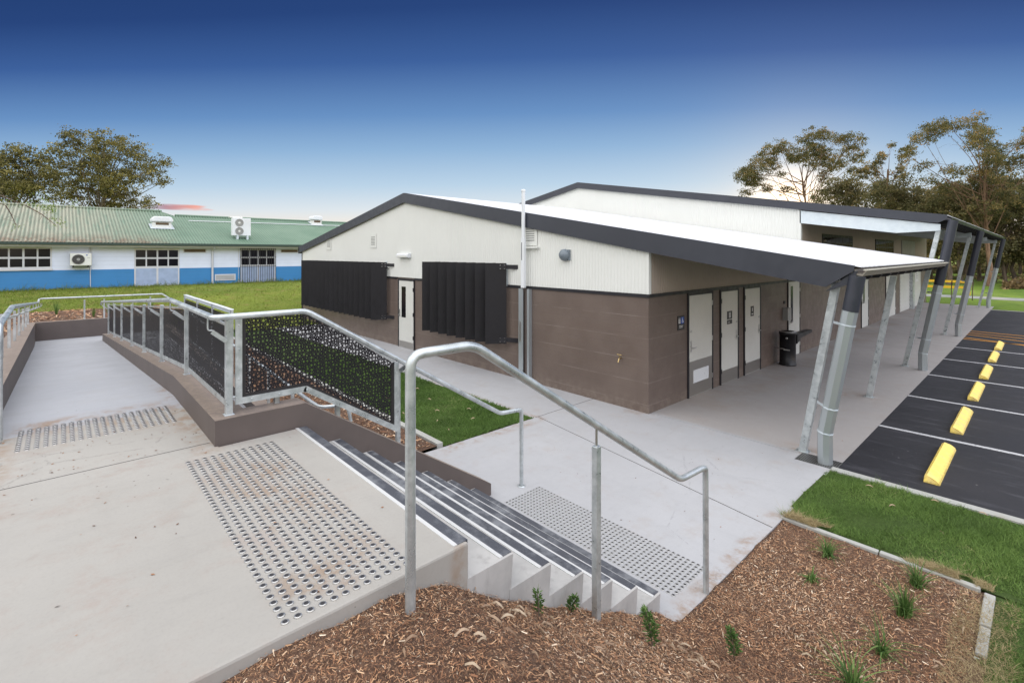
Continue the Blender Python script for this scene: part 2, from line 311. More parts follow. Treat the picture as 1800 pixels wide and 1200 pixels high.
m_barkL = barkm('pale_bark', (.11, .085, .06), (.22, .18, .14)); m_barkR = barkm('warm_bark', (.12, .065, .04), (.26, .16, .10)); m_barkD = barkm('dark_bark', (.06, .045, .035), (.16, .115, .085))
def greenroof():
    m = M('green_roof', (.19, .27, .20), .55, 0, .3); X, Y, Z = m.xyz()
    n = m.noise(.5, 5, .6); c = m.mix(m.rng(n, .3, .7), (.125, .205, .145), (.165, .245, .178))
    old = m.rng(Y, 6.5, -1.0); st = m.noise(1.2, 6, .7, m.mapv((.4, 5, .4)))
    c = m.mix(m.math('MULTIPLY', m.math('MULTIPLY', old, m.rng(st, .25, .6)), .7), c, (.42, .38, .29))
    low = m.math('MULTIPLY', m.rng(Z, 4.2, 3.5), m.rng(Y, 6.0, 3.0)); rn = m.noise(2.4, 6, .75)
    c = m.mix(m.math('MULTIPLY', m.math('MULTIPLY', low, m.rng(rn, .35, .6)), .85), c, (.16, .085, .05))
    # valley shading of the ribs put into the colour of the sheeting
    gr = m.math('COSINE', m.math('MULTIPLY', Y, 2*math.pi/.165)); c = m.mix(m.math('MULTIPLY', m.rng(gr, .35, -.7), m.rng(Y, 14, -3, .15, .55)), c, (.085, .095, .070))
    m.col(c); return m.m
m_groof = greenroof()
def boards(name, a, gap):
    m = M(name, a, .55); X, Y, Z = m.xyz(); fz = m.math('FRACT', m.math('DIVIDE', Z, .235)); ln = m.math('SUBTRACT', 1, m.rng(m.math('ABSOLUTE', m.math('SUBTRACT', fz, .5)), 0, .05))
    n = m.noise(1.1, 5, .6); c = m.mix(m.rng(n, .3, .7), tuple(x*.93 for x in a), a); c = m.mix(m.math('MULTIPLY', ln, gap), c, tuple(x*.55 for x in a)); m.col(c); m.bump(m.math('MULTIPLY', ln, -1), .5, .01); return m.m
m_wbw = boards('white_weatherboard', (.74, .79, .92), .35); m_wbb = boards('blue_weatherboard', (.042, .225, .50), .12)
m_frame = paint('window_frame_grey', (.60, .60, .62), .45, .03).m
m_panel = paint('infill_panel', (.34, .42, .58), .6, .06, sc=3).m
m_vent = M('vent_brown', (.10, .065, .03), .6).m
m_gut2 = paint('green_gutter', (.035, .06, .05), .4, .04).m
m_acw = paint('ac_casing', (.70, .70, .66), .45, .03).m
def perforated():
    m = M('perforated_sheet', (.010, .009, .012), .5, 0, .3); X, Y, Z = m.xyz(); cb = m.node('ShaderNodeCombineXYZ'); m.put(cb.inputs[0], m.math('ADD', X, Y)); m.put(cb.inputs[1], Z)
    def v2(scale, rnd):
        n = m.node('ShaderNodeTexVoronoi', voronoi_dimensions='2D', feature='F1'); n.inputs['Scale'].default_value = scale; n.inputs['Randomness'].default_value = rnd
        m.l.new(cb.outputs[0], n.inputs['Vector']); return n
    a = v2(29, .55); sc = m.node('ShaderNodeSeparateColor'); m.l.new(a.outputs['Color'], sc.inputs[0])
    h1 = m.math('LESS_THAN', a.outputs['Distance'], m.math('ADD', .13, m.math('MULTIPLY', sc.outputs[0], .22)))
    b = v2(74, .5); h2 = m.math('MULTIPLY', m.math('LESS_THAN', b.outputs['Distance'], .25), m.math('GREATER_THAN', a.outputs['Distance'], .46))
    h = m.math('MAXIMUM', h1, h2)
    tr = m.node('ShaderNodeBsdfTransparent'); mx = m.node('ShaderNodeMixShader'); m.l.new(h, mx.inputs[0]); m.l.new(m.b.outputs[0], mx.inputs[1]); m.l.new(tr.outputs[0], mx.inputs[2]); m.l.new(mx.outputs[0], m.o.inputs[0]); return m.m
m_perf = perforated()
def mm(x): return x.m if isinstance(x, M) else x

# ------------------------------------------------------------------ mesh helpers
LOC = {}
def tag(o, label=None, cat=None, group=None, kind=None):
    if label: o['label'] = label
    if cat: o['category'] = cat
    if group: o['group'] = group
    if kind: o['kind'] = kind
    return o
def thing(name, label, cat, loc, group=None):
    o = bpy.data.objects.new(name, None); COL.objects.link(o); o.location = loc; o.empty_display_size = .1
    LOC[o.name] = Vector(loc); return tag(o, label, cat, group)
def link(name, me, mats, parent=None, origin=None):
    """mesh given in world coordinates; stored relative to its parent or its own origin"""
    off = LOC[parent.name] if parent else Vector(origin or (0, 0, 0))
    if off.length > 0: me.transform(Matrix.Translation(-off))
    for x in mats: me.materials.append(mm(x))
    o = bpy.data.objects.new(name, me); COL.objects.link(o)
    if parent: o.parent = parent
    else: o.location = off
    LOC[o.name] = off.copy(); return o
class MB:
    def __init__(s): s.v = []; s.f = []; s.mi = []; s.sm = []
    def add(s, vs, fs, mi=0, smooth=False):
        b = len(s.v); s.v += [tuple(v) for v in vs]; s.f += [tuple(b+i for i in f) for f in fs]; s.mi += [mi]*len(fs); s.sm += [smooth]*len(fs); return s
    def box(s, a, b, mi=0):
        x0, y0, z0 = (min(p, q) for p, q in zip(a, b)); x1, y1, z1 = (max(p, q) for p, q in zip(a, b))
        return s.add([(x0,y0,z0),(x1,y0,z0),(x1,y1,z0),(x0,y1,z0),(x0,y0,z1),(x1,y0,z1),(x1,y1,z1),(x0,y1,z1)],
                     [(3,2,1,0),(4,5,6,7),(0,1,5,4),(1,2,6,5),(2,3,7,6),(3,0,4,7)], mi)
    def bar(s, p, q, w, h, up=(0, 0, 1), mi=0):
        p, q = Vector(p), Vector(q); d = (q-p).normalized(); u = Vector(up); sd_ = d.cross(u).normalized(); u = sd_.cross(d).normalized()
        vs = [e+sd_*a*w/2+u*b*h/2 for e in (p, q) for a, b in ((-1,-1),(1,-1),(1,1),(-1,1))]
        return s.add(vs, [(3,2,1,0),(4,5,6,7),(0,1,5,4),(1,2,6,5),(2,3,7,6),(3,0,4,7)], mi)
    def prism(s, prof, axis, a, b, mi=0):
        """prof: list of 2-D points in the other two axes (in order), extruded from a to b along axis"""
        n = len(prof); mk = {'x': lambda t, p: (t, p[0], p[1]), 'y': lambda t, p: (p[0], t, p[1]), 'z': lambda t, p: (p[0], p[1], t)}[axis]
        vs = [mk(a, p) for p in prof]+[mk(b, p) for p in prof]
        return s.add(vs, [tuple(range(n))[::-1], tuple(range(n, 2*n))]+[(i, (i+1) % n, n+(i+1) % n, n+i) for i in range(n)], mi)
    def tube(s, pts, r, n=12, fillet=0, mi=0, cap=True, sm=True):
        P = [Vector(p) for p in pts]; rr = r if isinstance(r, (list, tuple)) else None
        if fillet and len(P) > 2:
            Q = [P[0]]
            for i in range(1, len(P)-1):
                a, b = (P[i-1]-P[i]), (P[i+1]-P[i]); f = min(fillet, a.length*.45, b.length*.45); A = P[i]+a.normalized()*f; B = P[i]+b.normalized()*f
                for k in range(6): t = k/5; Q.append(A*(1-t)**2+P[i]*2*t*(1-t)+B*t*t)
            Q.append(P[-1]); P = Q
        vs = []; fs = []; pu = None
        for i, p in enumerate(P):
            d = (P[min(i+1, len(P)-1)]-P[max(i-1, 0)]).normalized()
            if pu is None: pu = d.orthogonal().normalized()
            pu = (pu-d*pu.dot(d)); pu = pu.normalized() if pu.length > 1e-6 else d.orthogonal().normalized()
            w_ = d.cross(pu); R_ = rr[i] if rr else r
            vs += [p+(pu*math.cos(2*math.pi*k/n)+w_*math.sin(2*math.pi*k/n))*R_ for k in range(n)]
        for i in range(len(P)-1):
            for k in range(n): fs.append((i*n+k, i*n+(k+1) % n, (i+1)*n+(k+1) % n, (i+1)*n+k))
        s.add(vs, fs, mi, sm)
        if cap: s.add(vs[:n], [tuple(range(n))[::-1]], mi); s.add(vs[-n:], [tuple(range(n))], mi)
        return s
    def lathe(s, c, prof, n=20, axis='z', mi=0):
        vs = []; c = Vector(c)
        for (r, h) in prof:
            for k in range(n):
                a = 2*math.pi*k/n; x, y = r*math.cos(a), r*math.sin(a)
                vs.append(c+Vector({'z': (x, y, h), 'y': (x, h, y), 'x': (h, x, y)}[axis]))
        fs = [(i*n+k, i*n+(k+1) % n, (i+1)*n+(k+1) % n, (i+1)*n+k) for i in range(len(prof)-1) for k in range(n)]
        return s.add(vs, fs, mi, True)
    def build(s, name, mats, parent=None, origin=None, bevel=0):
        me = bpy.data.meshes.new(name); me.from_pydata(s.v, [], s.f); me.polygons.foreach_set('material_index', s.mi); me.polygons.foreach_set('use_smooth', s.sm)
        me.update(); o = link(name, me, mats if isinstance(mats, list) else [mats], parent, origin)
        if bevel:
            b = o.modifiers.new('bevel', 'BEVEL'); b.width = bevel; b.segments = 2; b.limit_method = 'ANGLE'; b.angle_limit = R(40); b.harden_normals = False
        return o
def npmesh(name, V, k, mats, parent=None, origin=None, tone=None, smooth=False):
    """V: (n*k,3) verts, n faces of k corners"""
    V = np.asarray(V, dtype=np.float32); n = len(V)//k; me = bpy.data.meshes.new(name)
    me.vertices.add(len(V)); me.vertices.foreach_set('co', V.ravel()); me.loops.add(n*k); me.loops.foreach_set('vertex_index', np.arange(n*k, dtype=np.int32))
    me.polygons.add(n); me.polygons.foreach_set('loop_start', np.arange(0, n*k, k, dtype=np.int32)); me.polygons.foreach_set('loop_total', np.full(n, k, dtype=np.int32))
    me.update(calc_edges=True)
    if tone is not None:
        a = me.attributes.new('tone', 'FLOAT', 'FACE'); a.data.foreach_set('value', np.asarray(tone, dtype=np.float32))
    return link(name, me, mats if isinstance(mats, list) else [mats], parent, origin)
def grid(name, xs, ys, zf, mat, kind='structure'):
    X, Y = np.meshgrid(xs, ys, indexing='ij'); Z = zf(X, Y)+0*X; nx, ny = len(xs), len(ys)
    V = np.stack([X, Y, Z], -1).reshape(-1, 3); i = np.arange((nx-1)*(ny-1)); a = (i//(ny-1))*ny+i % (ny-1)
    F = np.stack([a, a+ny, a+ny+1, a+1], -1)
    me = bpy.data.meshes.new(name); me.from_pydata(V.tolist(), [], F.tolist()); me.update(); me.polygons.foreach_set('use_smooth', [True]*len(F))
    o = link(name, me, [mat]); return tag(o, kind=kind)
def sheet(name, x0, x1, y0, y1, z, mat, kind='structure', bottom=None):
    b = MB(); b.box((x0, y0, z-(bottom or .15)), (x1, y1, z)); return tag(b.build(name, mat), kind=kind)

# ------------------------------------------------------------------ height functions
def sst(x, a, b): t = np.clip((np.asarray(x, float)-a)/(b-a), 0, 1); return t*t*(3-2*t)
def n2(X, Y, s=1.0): return np.sin(X*1.7*s+1.3)*np.cos(Y*2.3*s)+.6*np.sin(X*4.1*s-Y*3.3*s)+.4*np.cos(X*7.3*s+Y*6.1*s)
def terr(X, Y):
    z = .97*sst(-np.asarray(X, float), 19, 34)
    k = (1-sst(Y, 2.7, 5.0))*(1-sst(-np.asarray(X, float), 24, 27)); z = z*(1-k)+np.maximum(z, .80)*k
    return z+.012*n2(X, Y, .5)
PY = [-8, 1.0, 1.27, 1.45, 1.62, 1.8, 2.17, 2.7, 3.2, 3.6, 4.4, 12]; PZ = [1.31, 1.285, 1.265, 1.2, 1.07, .97, .74, .45, .17, .0, -.01, -.01]
def bedh(X, Y): return np.interp(Y, PY, PZ)-.035*((np.asarray(Y) > 3.55) & (np.asarray(X) < -1.955))+.010*n2(X, Y, 2.2)*sst(Y, -5, 0)+.006*n2(X, Y, 6.0)
def slope(x): return np.interp(-np.asarray(x, float), [6.5, 18.86], [1.35, .335])      # first flight of the ramp

# ------------------------------------------------------------------ ground, paths, roads
gx = np.concatenate([[-900, -300, -120, -70], np.linspace(-60, 60, 40), [80, 150, 400, 900]]); gy = np.concatenate([[-900, -300, -100], np.linspace(-60, 100, 50), [150, 400, 900]])
def baseh(X, Y):
    z = terr(X, Y)-.12; inner = (X > -23) & (X < 34) & (Y > -14) & (Y < 47); return np.where(inner, -.5, z)
grid('ground', gx, gy, baseh, m_lawnf)
grid('lawn', np.linspace(-75, -20.25, 90), np.linspace(-45, 70, 150), terr, m_lawnw)
grid('mulch_bank', np.linspace(-20.25, -5.0, 50), np.linspace(-14, -.72, 40), lambda X, Y: np.interp(-X, [6.5, 20.2], [1.50, .84])+.02*n2(X, Y), m_soil)
grid('mulch_strip', np.linspace(-20.4, -6.15, 50), np.linspace(2.6, 4.2, 10), lambda X, Y: .03*np.ones_like(X)+.012*n2(X, Y)+.1*sst(-X, 15, 20), m_soil)
grid('mulch_border', np.linspace(-24.6, -20.24, 20), np.linspace(-30, 4.1, 60), lambda X, Y: terr(X, Y)+.03, m_soil)
grid('lawn', np.linspace(-20.3, -6.15, 60), np.linspace(4.22, 6.15, 16), lambda X, Y: .01*n2(X, Y), m_lawnn)
grid('mulch_garden', np.concatenate([[-2.1, -2.03, -1.958], np.linspace(-1.952, -.285, 39)]), np.linspace(-8, 5.868, 160), bedh, m_soil)
grid('lawn', np.concatenate([[-1.98], np.linspace(-.32, 12, 40)]), np.linspace(5.86, 7.57, 20), lambda X, Y: .008*n2(X, Y), m_lawnn)
grid('lawn', np.linspace(-.287, 12, 41), np.linspace(-8, 5.865, 80), lambda X, Y: np.interp(Y, PY, PZ)+.008*n2(X, Y), m_lawnn)
sheet('footpath', -32, -6.12, 6.15, 7.9, 0, m_conc)
sheet('forecourt', -6.12, -1.95, 3.5, 7.9, 0, m_conc)
sheet('forecourt', -7.6, -4.70, 1.2, 3.5, 0, m_conc)
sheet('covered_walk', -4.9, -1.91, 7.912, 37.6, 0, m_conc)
MB().box((-4.9, 7.9, -.15), (-1.91, 7.912, -.006)).build('path_joint', m_joint)['kind'] = 'structure'
jb = MB()
for (x0, y0, x1, y1) in ((-6.12, 6.2, -6.12, 7.82), (-6.1, 6.25, -1.96, 5.55)):
    jb.bar((x0, y0, .0015), (x1, y1, .0015), .009, .003)
tag(jb.build('path_joint', m_joint), kind='structure')
b = MB(); b.box((-1.91, 7.7, -.2), (34, 35.1, -.004)); tag(b.build('car_park', m_asph), kind='structure')
b = MB(); b.prism([(-1.95, 7.57), (-1.95, 7.70), (30, 7.70), (30, 7.57)], 'z', -.2, .018); tag(b.build('kerb', m_kerb), kind='structure')
b = MB(); b.box((-1.91, 35.1, -.2), (34, 35.25, .02)); tag(b.build('kerb', m_kerb), kind='structure')
b = MB(); b.box((-1.98, 5.82, -.2), (-1.1, 5.88, .014)); b.box((-1.09, 5.82, -.2), (-.38, 5.88, .017)); b.box((-.355, 5.30, -.2), (-.285, 5.81, .014)); b.box((-.35, 4.90, -.2), (-.285, 5.28, .008)); b.box((-.355, 3.6, -.2), (-.29, 4.88, -.012))
tag(b.build('garden_edging', m_kerb, bevel=.008), kind='structure')
b = MB(); b.bar((-6.15, 4.19, 0), (-20.2, 4.32, 0), .1, .12); tag(b.build('garden_edging', m_kerb), kind='structure')
grid('lawn', np.linspace(-1.9, 60, 60), np.linspace(35.25, 43.2, 20), lambda X, Y: .01*n2(X, Y), m_lawnf)
grid('lawn', np.linspace(-30, -1.9, 40), np.linspace(37.6, 43.2, 20), lambda X, Y: .01*n2(X, Y), m_lawnf)
sheet('distant_path', -40, 70, 43.2, 45.6, .015, m_farpath)
grid('lawn', np.linspace(-40, 75, 80), np.linspace(45.6, 110, 60), lambda X, Y: .25*sst(Y, 46, 75)+.03*n2(X, Y, .3), m_lawnf)
# car park paint
pl = MB()
for y in (10.19, 12.77, 15.34, 17.93, 20.45): pl.box((-1.905, y-.04, -.003), (3.6, y+.04, .0015))
tag(pl.build('bay_lines', m_line), kind='structure')
pl = MB()
for (p, q) in (((-1.9, 25.12), (3.3, 24.5)), ((-1.91, 24.5), (3.3, 23.35)), ((-1.92, 23.94), (3.3, 21.95)), ((-1.9, 23.05), (1.3, 21.6)), ((-1.9, 22.62), (3.3, 22.3))):
    pl.bar((*p, 0), (*q, 0), .11, .004)
tag(pl.build('hatch_lines', m_orange), kind='structure')

# ------------------------------------------------------------------ upper plaza, ramp, stairs
XR, XL, YE = -2.10, -4.513, 1.62
b = MB(); b.prism([(-5.9, -9), (XR, -9), (XR, YE-.004), (-4.50, YE-.004), (-4.50, .94), (-5.9, .94)], 'z', .55, 1.35)
tag(b.build('upper_plaza', m_plaza, bevel=.012), kind='structure')
b = MB(); rs = [(-5.9, 1.35), (-6.5, 1.35), (-18.86, .335), (-20.06, .33)]
b.prism([(x, z-.004) for x, z in rs]+[(-20.06, -.3), (-5.9, -.3)], 'y', -.62, .93)
tag(b.build('ramp', m_ramp), kind='structure')
b = MB(); b.prism([(-20.06, .326), (-18.86, .326), (-7.6, .004), (-7.6, -.3), (-20.06, -.3)], 'y', .93, 2.52); tag(b.build('lower_ramp', m_ramp), kind='structure')
b = MB(); b.bar((-4.64, -.62, 1.3502), (-4.64, .9, 1.3502), .008, .003); tag(b.build('plaza_joint', m_joint), kind='structure')

st = thing('concrete_stairs', 'pale concrete stair flight of seven risers with black nosings', 'stairs', (-3.3, 2.6, 0))
prof = [(YE-.002, 0), (YE-.002, 1.348)]; nos = []
y, z = YE, 1.348
for i in range(7):
    yn = YE+.3225*i; zn = 1.35-.197*i
    if i: prof += [(yn-.0, zn)]
    nos.append((yn, zn)); prof += [(yn-.012, zn-.197 if i < 6 else 0)]
prof2 = [(YE-.6, 0), (YE-.6, 1.3)]
pts = [(YE, 1.35)]
pf = []
for i in range(7):
    yn, zn = nos[i]; zb = zn-.197 if i < 6 else 0
    pf += [(yn, zn), (yn-.02, zb)]
pf = [(YE-.003, pf[0][1])]+[(a, c) for a, c in pf[0:]]
# body below the plaza edge: side elevation as a staircase polygon, cut by X planes
pf = [(YE-.0005, .3)]+[(nos[0][0], nos[0][1]), (nos[0][0]-.0, nos[0][1]-.197)]
for i in range(1, 7):
    yn, zn = nos[i]; pf += [(yn, zn), (yn-.018, zn-.197 if i < 6 else 0.001)]
sb = MB(); vs = []; fs = []
# build as stacked treads so that every face is planar
for i in range(1, 7):
    yn, zn = nos[i]; y0 = YE-.0+(.3225*(i-1))-.03
    sb.prism([(nos[i-1][0]-.03, zn-.36), (nos[i-1][0]-.03, zn), (yn, zn), (yn-.018, zn-.199), (yn-.018, zn-.36 if i < 5 else 0)][:5], 'x', XL+.002, XR-.002*(i % 2))
sb2 = MB()
poly = [(1.30, .001), (1.30, 1.2), (YE+.0, 1.2)]
sb2.prism([(YE-.02, .0), (YE-.02, 1.15)]+[(nos[i][0]-.05, nos[i][1]-.21 if i < 6 else .0) for i in range(1, 7)], 'x', XL+.004, XR-.004)
sb.build('treads', m_stair, st); sb2.build('stair_body', m_stair, st)
for i, (yn, zn) in enumerate(nos):
    b = MB(); b.box((XL+.02, yn-.066, zn), (XR-.02, yn-.002, zn+.004), 0); b.box((XL+.02, yn-.090, zn), (XR-.02, yn-.066, zn+.005), 1); b.box((XL+.02, yn-.002, zn-.028), (XR-.02, yn+.003, zn+.004), 0)
    b.build('nosing', [m_grit, m_alu], st)

def wallpoly(name, label, cat, prof, axis, a, b_, topmat=True, loc=(0, 0, 0)):
    """a low rendered wall: side faces brown, top weathered"""
    t = thing(name, label, cat, loc); mb = MB(); n = len(prof)
    mk = (lambda u, p: (u, p[0], p[1])) if axis == 'x' else (lambda u, p: (p[0], u, p[1]))
    vs = [mk(a, p) for p in prof]+[mk(b_, p) for p in prof]
    mb.add(vs, [tuple(range(n))[::-1], tuple(range(n, 2*n))], 0)
    for i in range(n):
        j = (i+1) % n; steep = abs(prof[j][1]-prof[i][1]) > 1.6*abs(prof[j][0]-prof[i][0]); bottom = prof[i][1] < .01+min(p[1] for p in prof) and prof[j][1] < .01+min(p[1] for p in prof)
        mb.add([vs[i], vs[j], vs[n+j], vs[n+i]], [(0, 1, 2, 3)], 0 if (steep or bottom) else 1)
    mb.build('wall', [m_wallb, m_wallt], t, bevel=.006); return t
wallpoly('stair_wall', 'low brown rendered wall stepping down beside the left of the stairs', 'retaining wall', [(.913, -.1), (.913, 1.556), (1.625, 1.556), (3.81, .138), (3.81, -.1)], 'x', XL, XL-.22, loc=(-4.6, 2.4, 0))
wallpoly('ramp_wall', 'low brown rendered kerb wall with railing between ramp and mulch', 'retaining wall', [(XL-.222, -.2), (XL-.222, 1.556), (-6.475, 1.556), (-18.86, .53), (-18.86, -.2)], 'y', .913, 1.17, loc=(-11.5, 1.0, .8))
# left hand wall of the ramp (it opens out very slightly)
t = thing('ramp_wall', 'brown rendered kerb wall on the far left edge of the ramp', 'retaining wall', (-13, -.6, .9)); mb = MB()
A = [(-5.9, -.425, 1.60), (-6.6, -.43, 1.58), (-20.06, -.54, .875)]
for (p, q) in zip(A, A[1:]):
    x0, y0, z0 = p; x1, y1, z1 = q; bz = -.2
    mb.add([(x0, y0, z0), (x1, y1, z1), (x1, y1-.36, z1), (x0, y0-.36, z0)], [(0, 1, 2, 3)], 1)
    mb.add([(x0, y0, bz), (x0, y0, z0), (x1, y1, z1), (x1, y1, bz)], [(0, 1, 2, 3)], 0)
    mb.add([(x0, y0-.36, bz), (x1, y1-.36, bz), (x1, y1-.36, z1), (x0, y0-.36, z0)], [(0, 1, 2, 3)], 0)
mb.add([(-5.9, -.425, -.2), (-5.9, -.785, -.2), (-5.9, -.785, 1.6), (-5.9, -.425, 1.6)], [(0, 1, 2, 3)], 0)
mb.build('wall', [m_wallb, m_wallt], t)
wallpoly('end_wall', 'brown rendered wall across the far end of the ramp landing', 'retaining wall', [(-.9, -.2), (-.9, .868), (2.78, .862), (2.78, -.2)], 'x', -20.06, -20.26, loc=(-20.15, 1, 0))
wallpoly('lower_ramp_wall', 'brown rendered kerb wall behind, along the lower return ramp', 'retaining wall', [(-7.2, -.2), (-7.2, .16), (-18.86, .52), (-20.05, .53), (-20.05, -.2)], 'y', 2.52, 2.76, loc=(-13, 2.6, 0))

# ------------------------------------------------------------------ tactile indicator fields
def stud_mesh(r, h):
    mb = MB(); mb.lathe((0, 0, 0), [(r, 0), (r*.93, h*.8), (r*.72, h), (r*.60, h)], 12, mi=0); mb.lathe((0, 0, 0), [(r*.60, h), (r*.58, h*1.12), (0.0005, h*1.12)], 12, mi=1)
    me = bpy.data.meshes.new('stud'); me.from_pydata(mb.v, [], mb.f); me.polygons.foreach_set('material_index', mb.mi); me.materials.append(m_steel); me.materials.append(m_studb); me.update(); return me, mb
sme, smb = stud_mesh(.0178, .006)
def tactile(name, label, x0, x1, nx, y0, y1, ny, zf):
    t = thing(name, label, 'tactile paving', ((x0+x1)/2, (y0+y1)/2, float(zf((x0+x1)/2))), 'fields of tactile studs')
    P = [(x0+(x1-x0)*i/(nx-1), y0+(y1-y0)*j/(ny-1)) for i in range(nx) for j in range(ny)]
    P = [(x, y, float(zf(x))) for x, y in P]; P.sort(key=lambda p: p[0]**2+p[1]**2+(2.9-p[2])**2)
    for p in P[:100]:
        o = bpy.data.objects.new('stud', sme); COL.objects.link(o); o.parent = t; o.location = Vector(p)-t.location
    if P[100:]:
        sv = np.array(smb.v); V = (sv[None]+np.array(P[100:])[:, None]).reshape(-1, 3); nv = len(sv)
        F = [tuple(i+k*nv for i in f) for k in range(len(P)-100) for f in smb.f]; me = bpy.data.meshes.new('studs'); me.from_pydata(V.tolist(), [], F)
        me.polygons.foreach_set('material_index', list(smb.mi)*(len(P)-100)); me.update(); link('studs', me, [m_steel, m_studb], t)['kind'] = 'stuff'
tactile('tactile_field', 'large field of steel studs on the plaza at the top of the stairs', -4.30, -2.165, 43, .695, 1.275, 12, lambda x: 1.35)
tactile('tactile_field', 'field of steel studs on the forecourt at the foot of the stairs', -4.25, -2.14, 43, 3.83, 4.37, 12, lambda x: 0.0)
tactile('tactile_field', 'smaller field of steel studs on the left at the top of the ramp', -6.04, -5.45, 12, -.25, .775, 20, lambda x: 1.35)

# ------------------------------------------------------------------ handrails
TR = .0245
t = thing('stair_handrail', 'galvanised tube handrail on the near right side of the stairs', 'handrail', (-1.97, 1.18, 1.28)); X0 = -1.97
MB().tube([(X0, 1.18, 1.2), (X0, 1.18, 2.435), (X0, 1.545, 2.435), (X0, 3.635, 1.10), (X0, 3.98, 1.085), (X0, 4.06, 1.07), (X0, 4.07, -.05)], TR, 16, fillet=.07).build('rail_tube', m_galv, t)
b = MB(); b.box((X0-.022, 2.555-.022, .3), (X0+.022, 2.555+.022, 1.655)); b.build('post', m_galv, t, bevel=.003)
MB().tube([(X0, 2.555, 1.655), (X0, 2.555, 1.79)], .008, 8).build('pin', m_steel, t)

def brk(mb_, x, y, zt, dx, dy):
    """flat angle bracket from a post up to the tube with a small J-shaped rod"""
    a = Vector((x, y, zt-.205)); c = Vector((x+dx*.80, y+dy*.80, zt-.115)); side = Vector((-dy, dx, 0)).normalized()
    mb_.bar(a, c, .042, .006, up=(0, 0, 1)); d = (c-a).normalized()
    mb_.bar(a+side*.021-Vector((0, 0, .012)), c+side*.021-Vector((0, 0, .012)), .005, .034)
    mb_.tube([c-d*.02+Vector((0, 0, .004)), (x+dx, y+dy, zt-.115), (x+dx, y+dy, zt-.02)], .0065, 7, fillet=.03)
bal = thing('balustrade', 'galvanised balustrade with perforated panels from the ramp wall down the stair wall', 'balustrade', (-4.6, 1.03, 1.556))
TY = .885; TX = -4.43
def tz(x): return np.interp(-x, [6.5, 18.9], [2.392, 1.475])
MB().tube([(-18.9, TY, 1.40), (-18.6, TY, 1.492), (-6.5, TY, 2.392), (TX, TY, 2.394), (TX, 1.60, 2.392), (TX, 3.885, .985), (TX, 4.18, .962), (TX, 4.235, .95), (TX, 4.235, 0)], TR, 16, fillet=.055).build('rail_tube', m_galv, bal)
MB().lathe((TX, 4.235, 0), [(.05, 0), (.05, .008), (.03, .012)], 16).build('base_plate', m_galv, bal)
pxs = [-4.62, -6.48, -8.30, -10.25, -12.15, -14.35, -16.4, -18.5]; PYY = 1.035
def ktop(x): return float(np.interp(-x, [6.475, 18.86], [1.556, .53]))
for i, x in enumerate(pxs):
    b = MB(); wd = .026 if i == 0 else .021
    b.box((x-wd, PYY-wd, ktop(x)), (x+wd, PYY+wd, float(tz(x))-(.0 if i == 0 else .07))); b.box((x-wd-.012, PYY-wd-.012, ktop(x)), (x+wd+.012, PYY+wd+.012, ktop(x)+.006))
    b.build('post', m_galv, bal, bevel=.003)
    b = MB(); brk(b, x+(.02 if i == 0 else 0), PYY-wd, float(tz(x)), 0, -.13); b.build('bracket', m_galv, bal)
for x0, x1 in zip(pxs, pxs[1:]):
    a, c = x0-.045, x1+.045; b = MB(); za, zc = ktop(a)+.085, ktop(c)+.085; ta, tc_ = float(tz(a))-.12, float(tz(c))-.12; yy = PYY+.012
    b.prism([(a, za), (a, ta), (c, tc_), (c, zc)], 'y', yy-.0015, yy+.0015); b.build('perforated_panel', m_perf, bal)
    f = MB(); f.bar((a, yy, za-.02), (c, yy, zc-.02), .012, .05); f.bar((a, yy, ta+.02), (c, yy, tc_+.02), .010, .022)
    f.bar((a, yy-.002, za-.045), (a, yy-.002, ta+.03), .036, .016, up=(0, 1, 0)); f.bar((c, yy-.002, zc-.045), (c, yy-.002, tc_+.03), .036, .016, up=(0, 1, 0)); f.build('panel_frame', m_galv, bal)
# panel along the stair wall
PX = -4.585
b = MB(); b.prism([(1.125, 1.68), (1.125, 2.355), (1.655, 2.365), (2.56, 1.755), (2.56, 1.115), (1.655, 1.68)], 'x', PX-.0015, PX+.0015); b.build('perforated_panel', m_perf, bal)
f = MB()
for p, q in (((1.13, 1.70), (1.655, 1.705)), ((1.655, 1.705), (2.545, 1.12)), ((2.535, 1.12), (2.535, 1.77)), ((1.14, 1.68), (1.14, 2.35))):
    v_ = p[0] == q[0]; f.bar((PX, *p), (PX, *q), .030 if v_ else .005, .006 if v_ else .030, up=(1, 0, 0) if v_ else (0, 0, 1))
f.build('panel_edge', m_signk, bal)
f = MB()
for p, q, w_ in (((1.10, 1.665), (1.655, 1.665), .052), ((1.640, 1.672), (2.59, 1.068), .052), ((1.10, 1.64), (1.10, 2.37), .05), ((2.575, 1.06), (2.575, 1.765), .05)):
    v_ = p[0] == q[0]; f.bar((PX+.004, *p), (PX+.004, *q), w_ if v_ else .016, .020 if v_ else w_, up=(1, 0, 0) if v_ else (0, 0, 1))
f.bar((PX-.012, 1.08, 2.378), (PX-.012, 1.655, 2.386), .045, .014); f.bar((PX-.008, 1.655, 2.372), (PX-.008, 2.60, 1.745), .03, .012)
for (y_, z_) in ((1.2, 1.665), (1.42, 1.665), (1.66, 1.655), (1.9, 1.51), (2.12, 1.365), (2.36, 1.215), (2.575, 1.2), (2.575, 1.45), (1.10, 1.85), (1.10, 2.1), (1.10, 2.3), (2.575, 1.66)):
    f.lathe((PX+.012, y_, z_), [(.008, 0), (.007, .004), (.0005, .005)], 8, axis='x')
f.build('panel_frame', m_galv, bal)
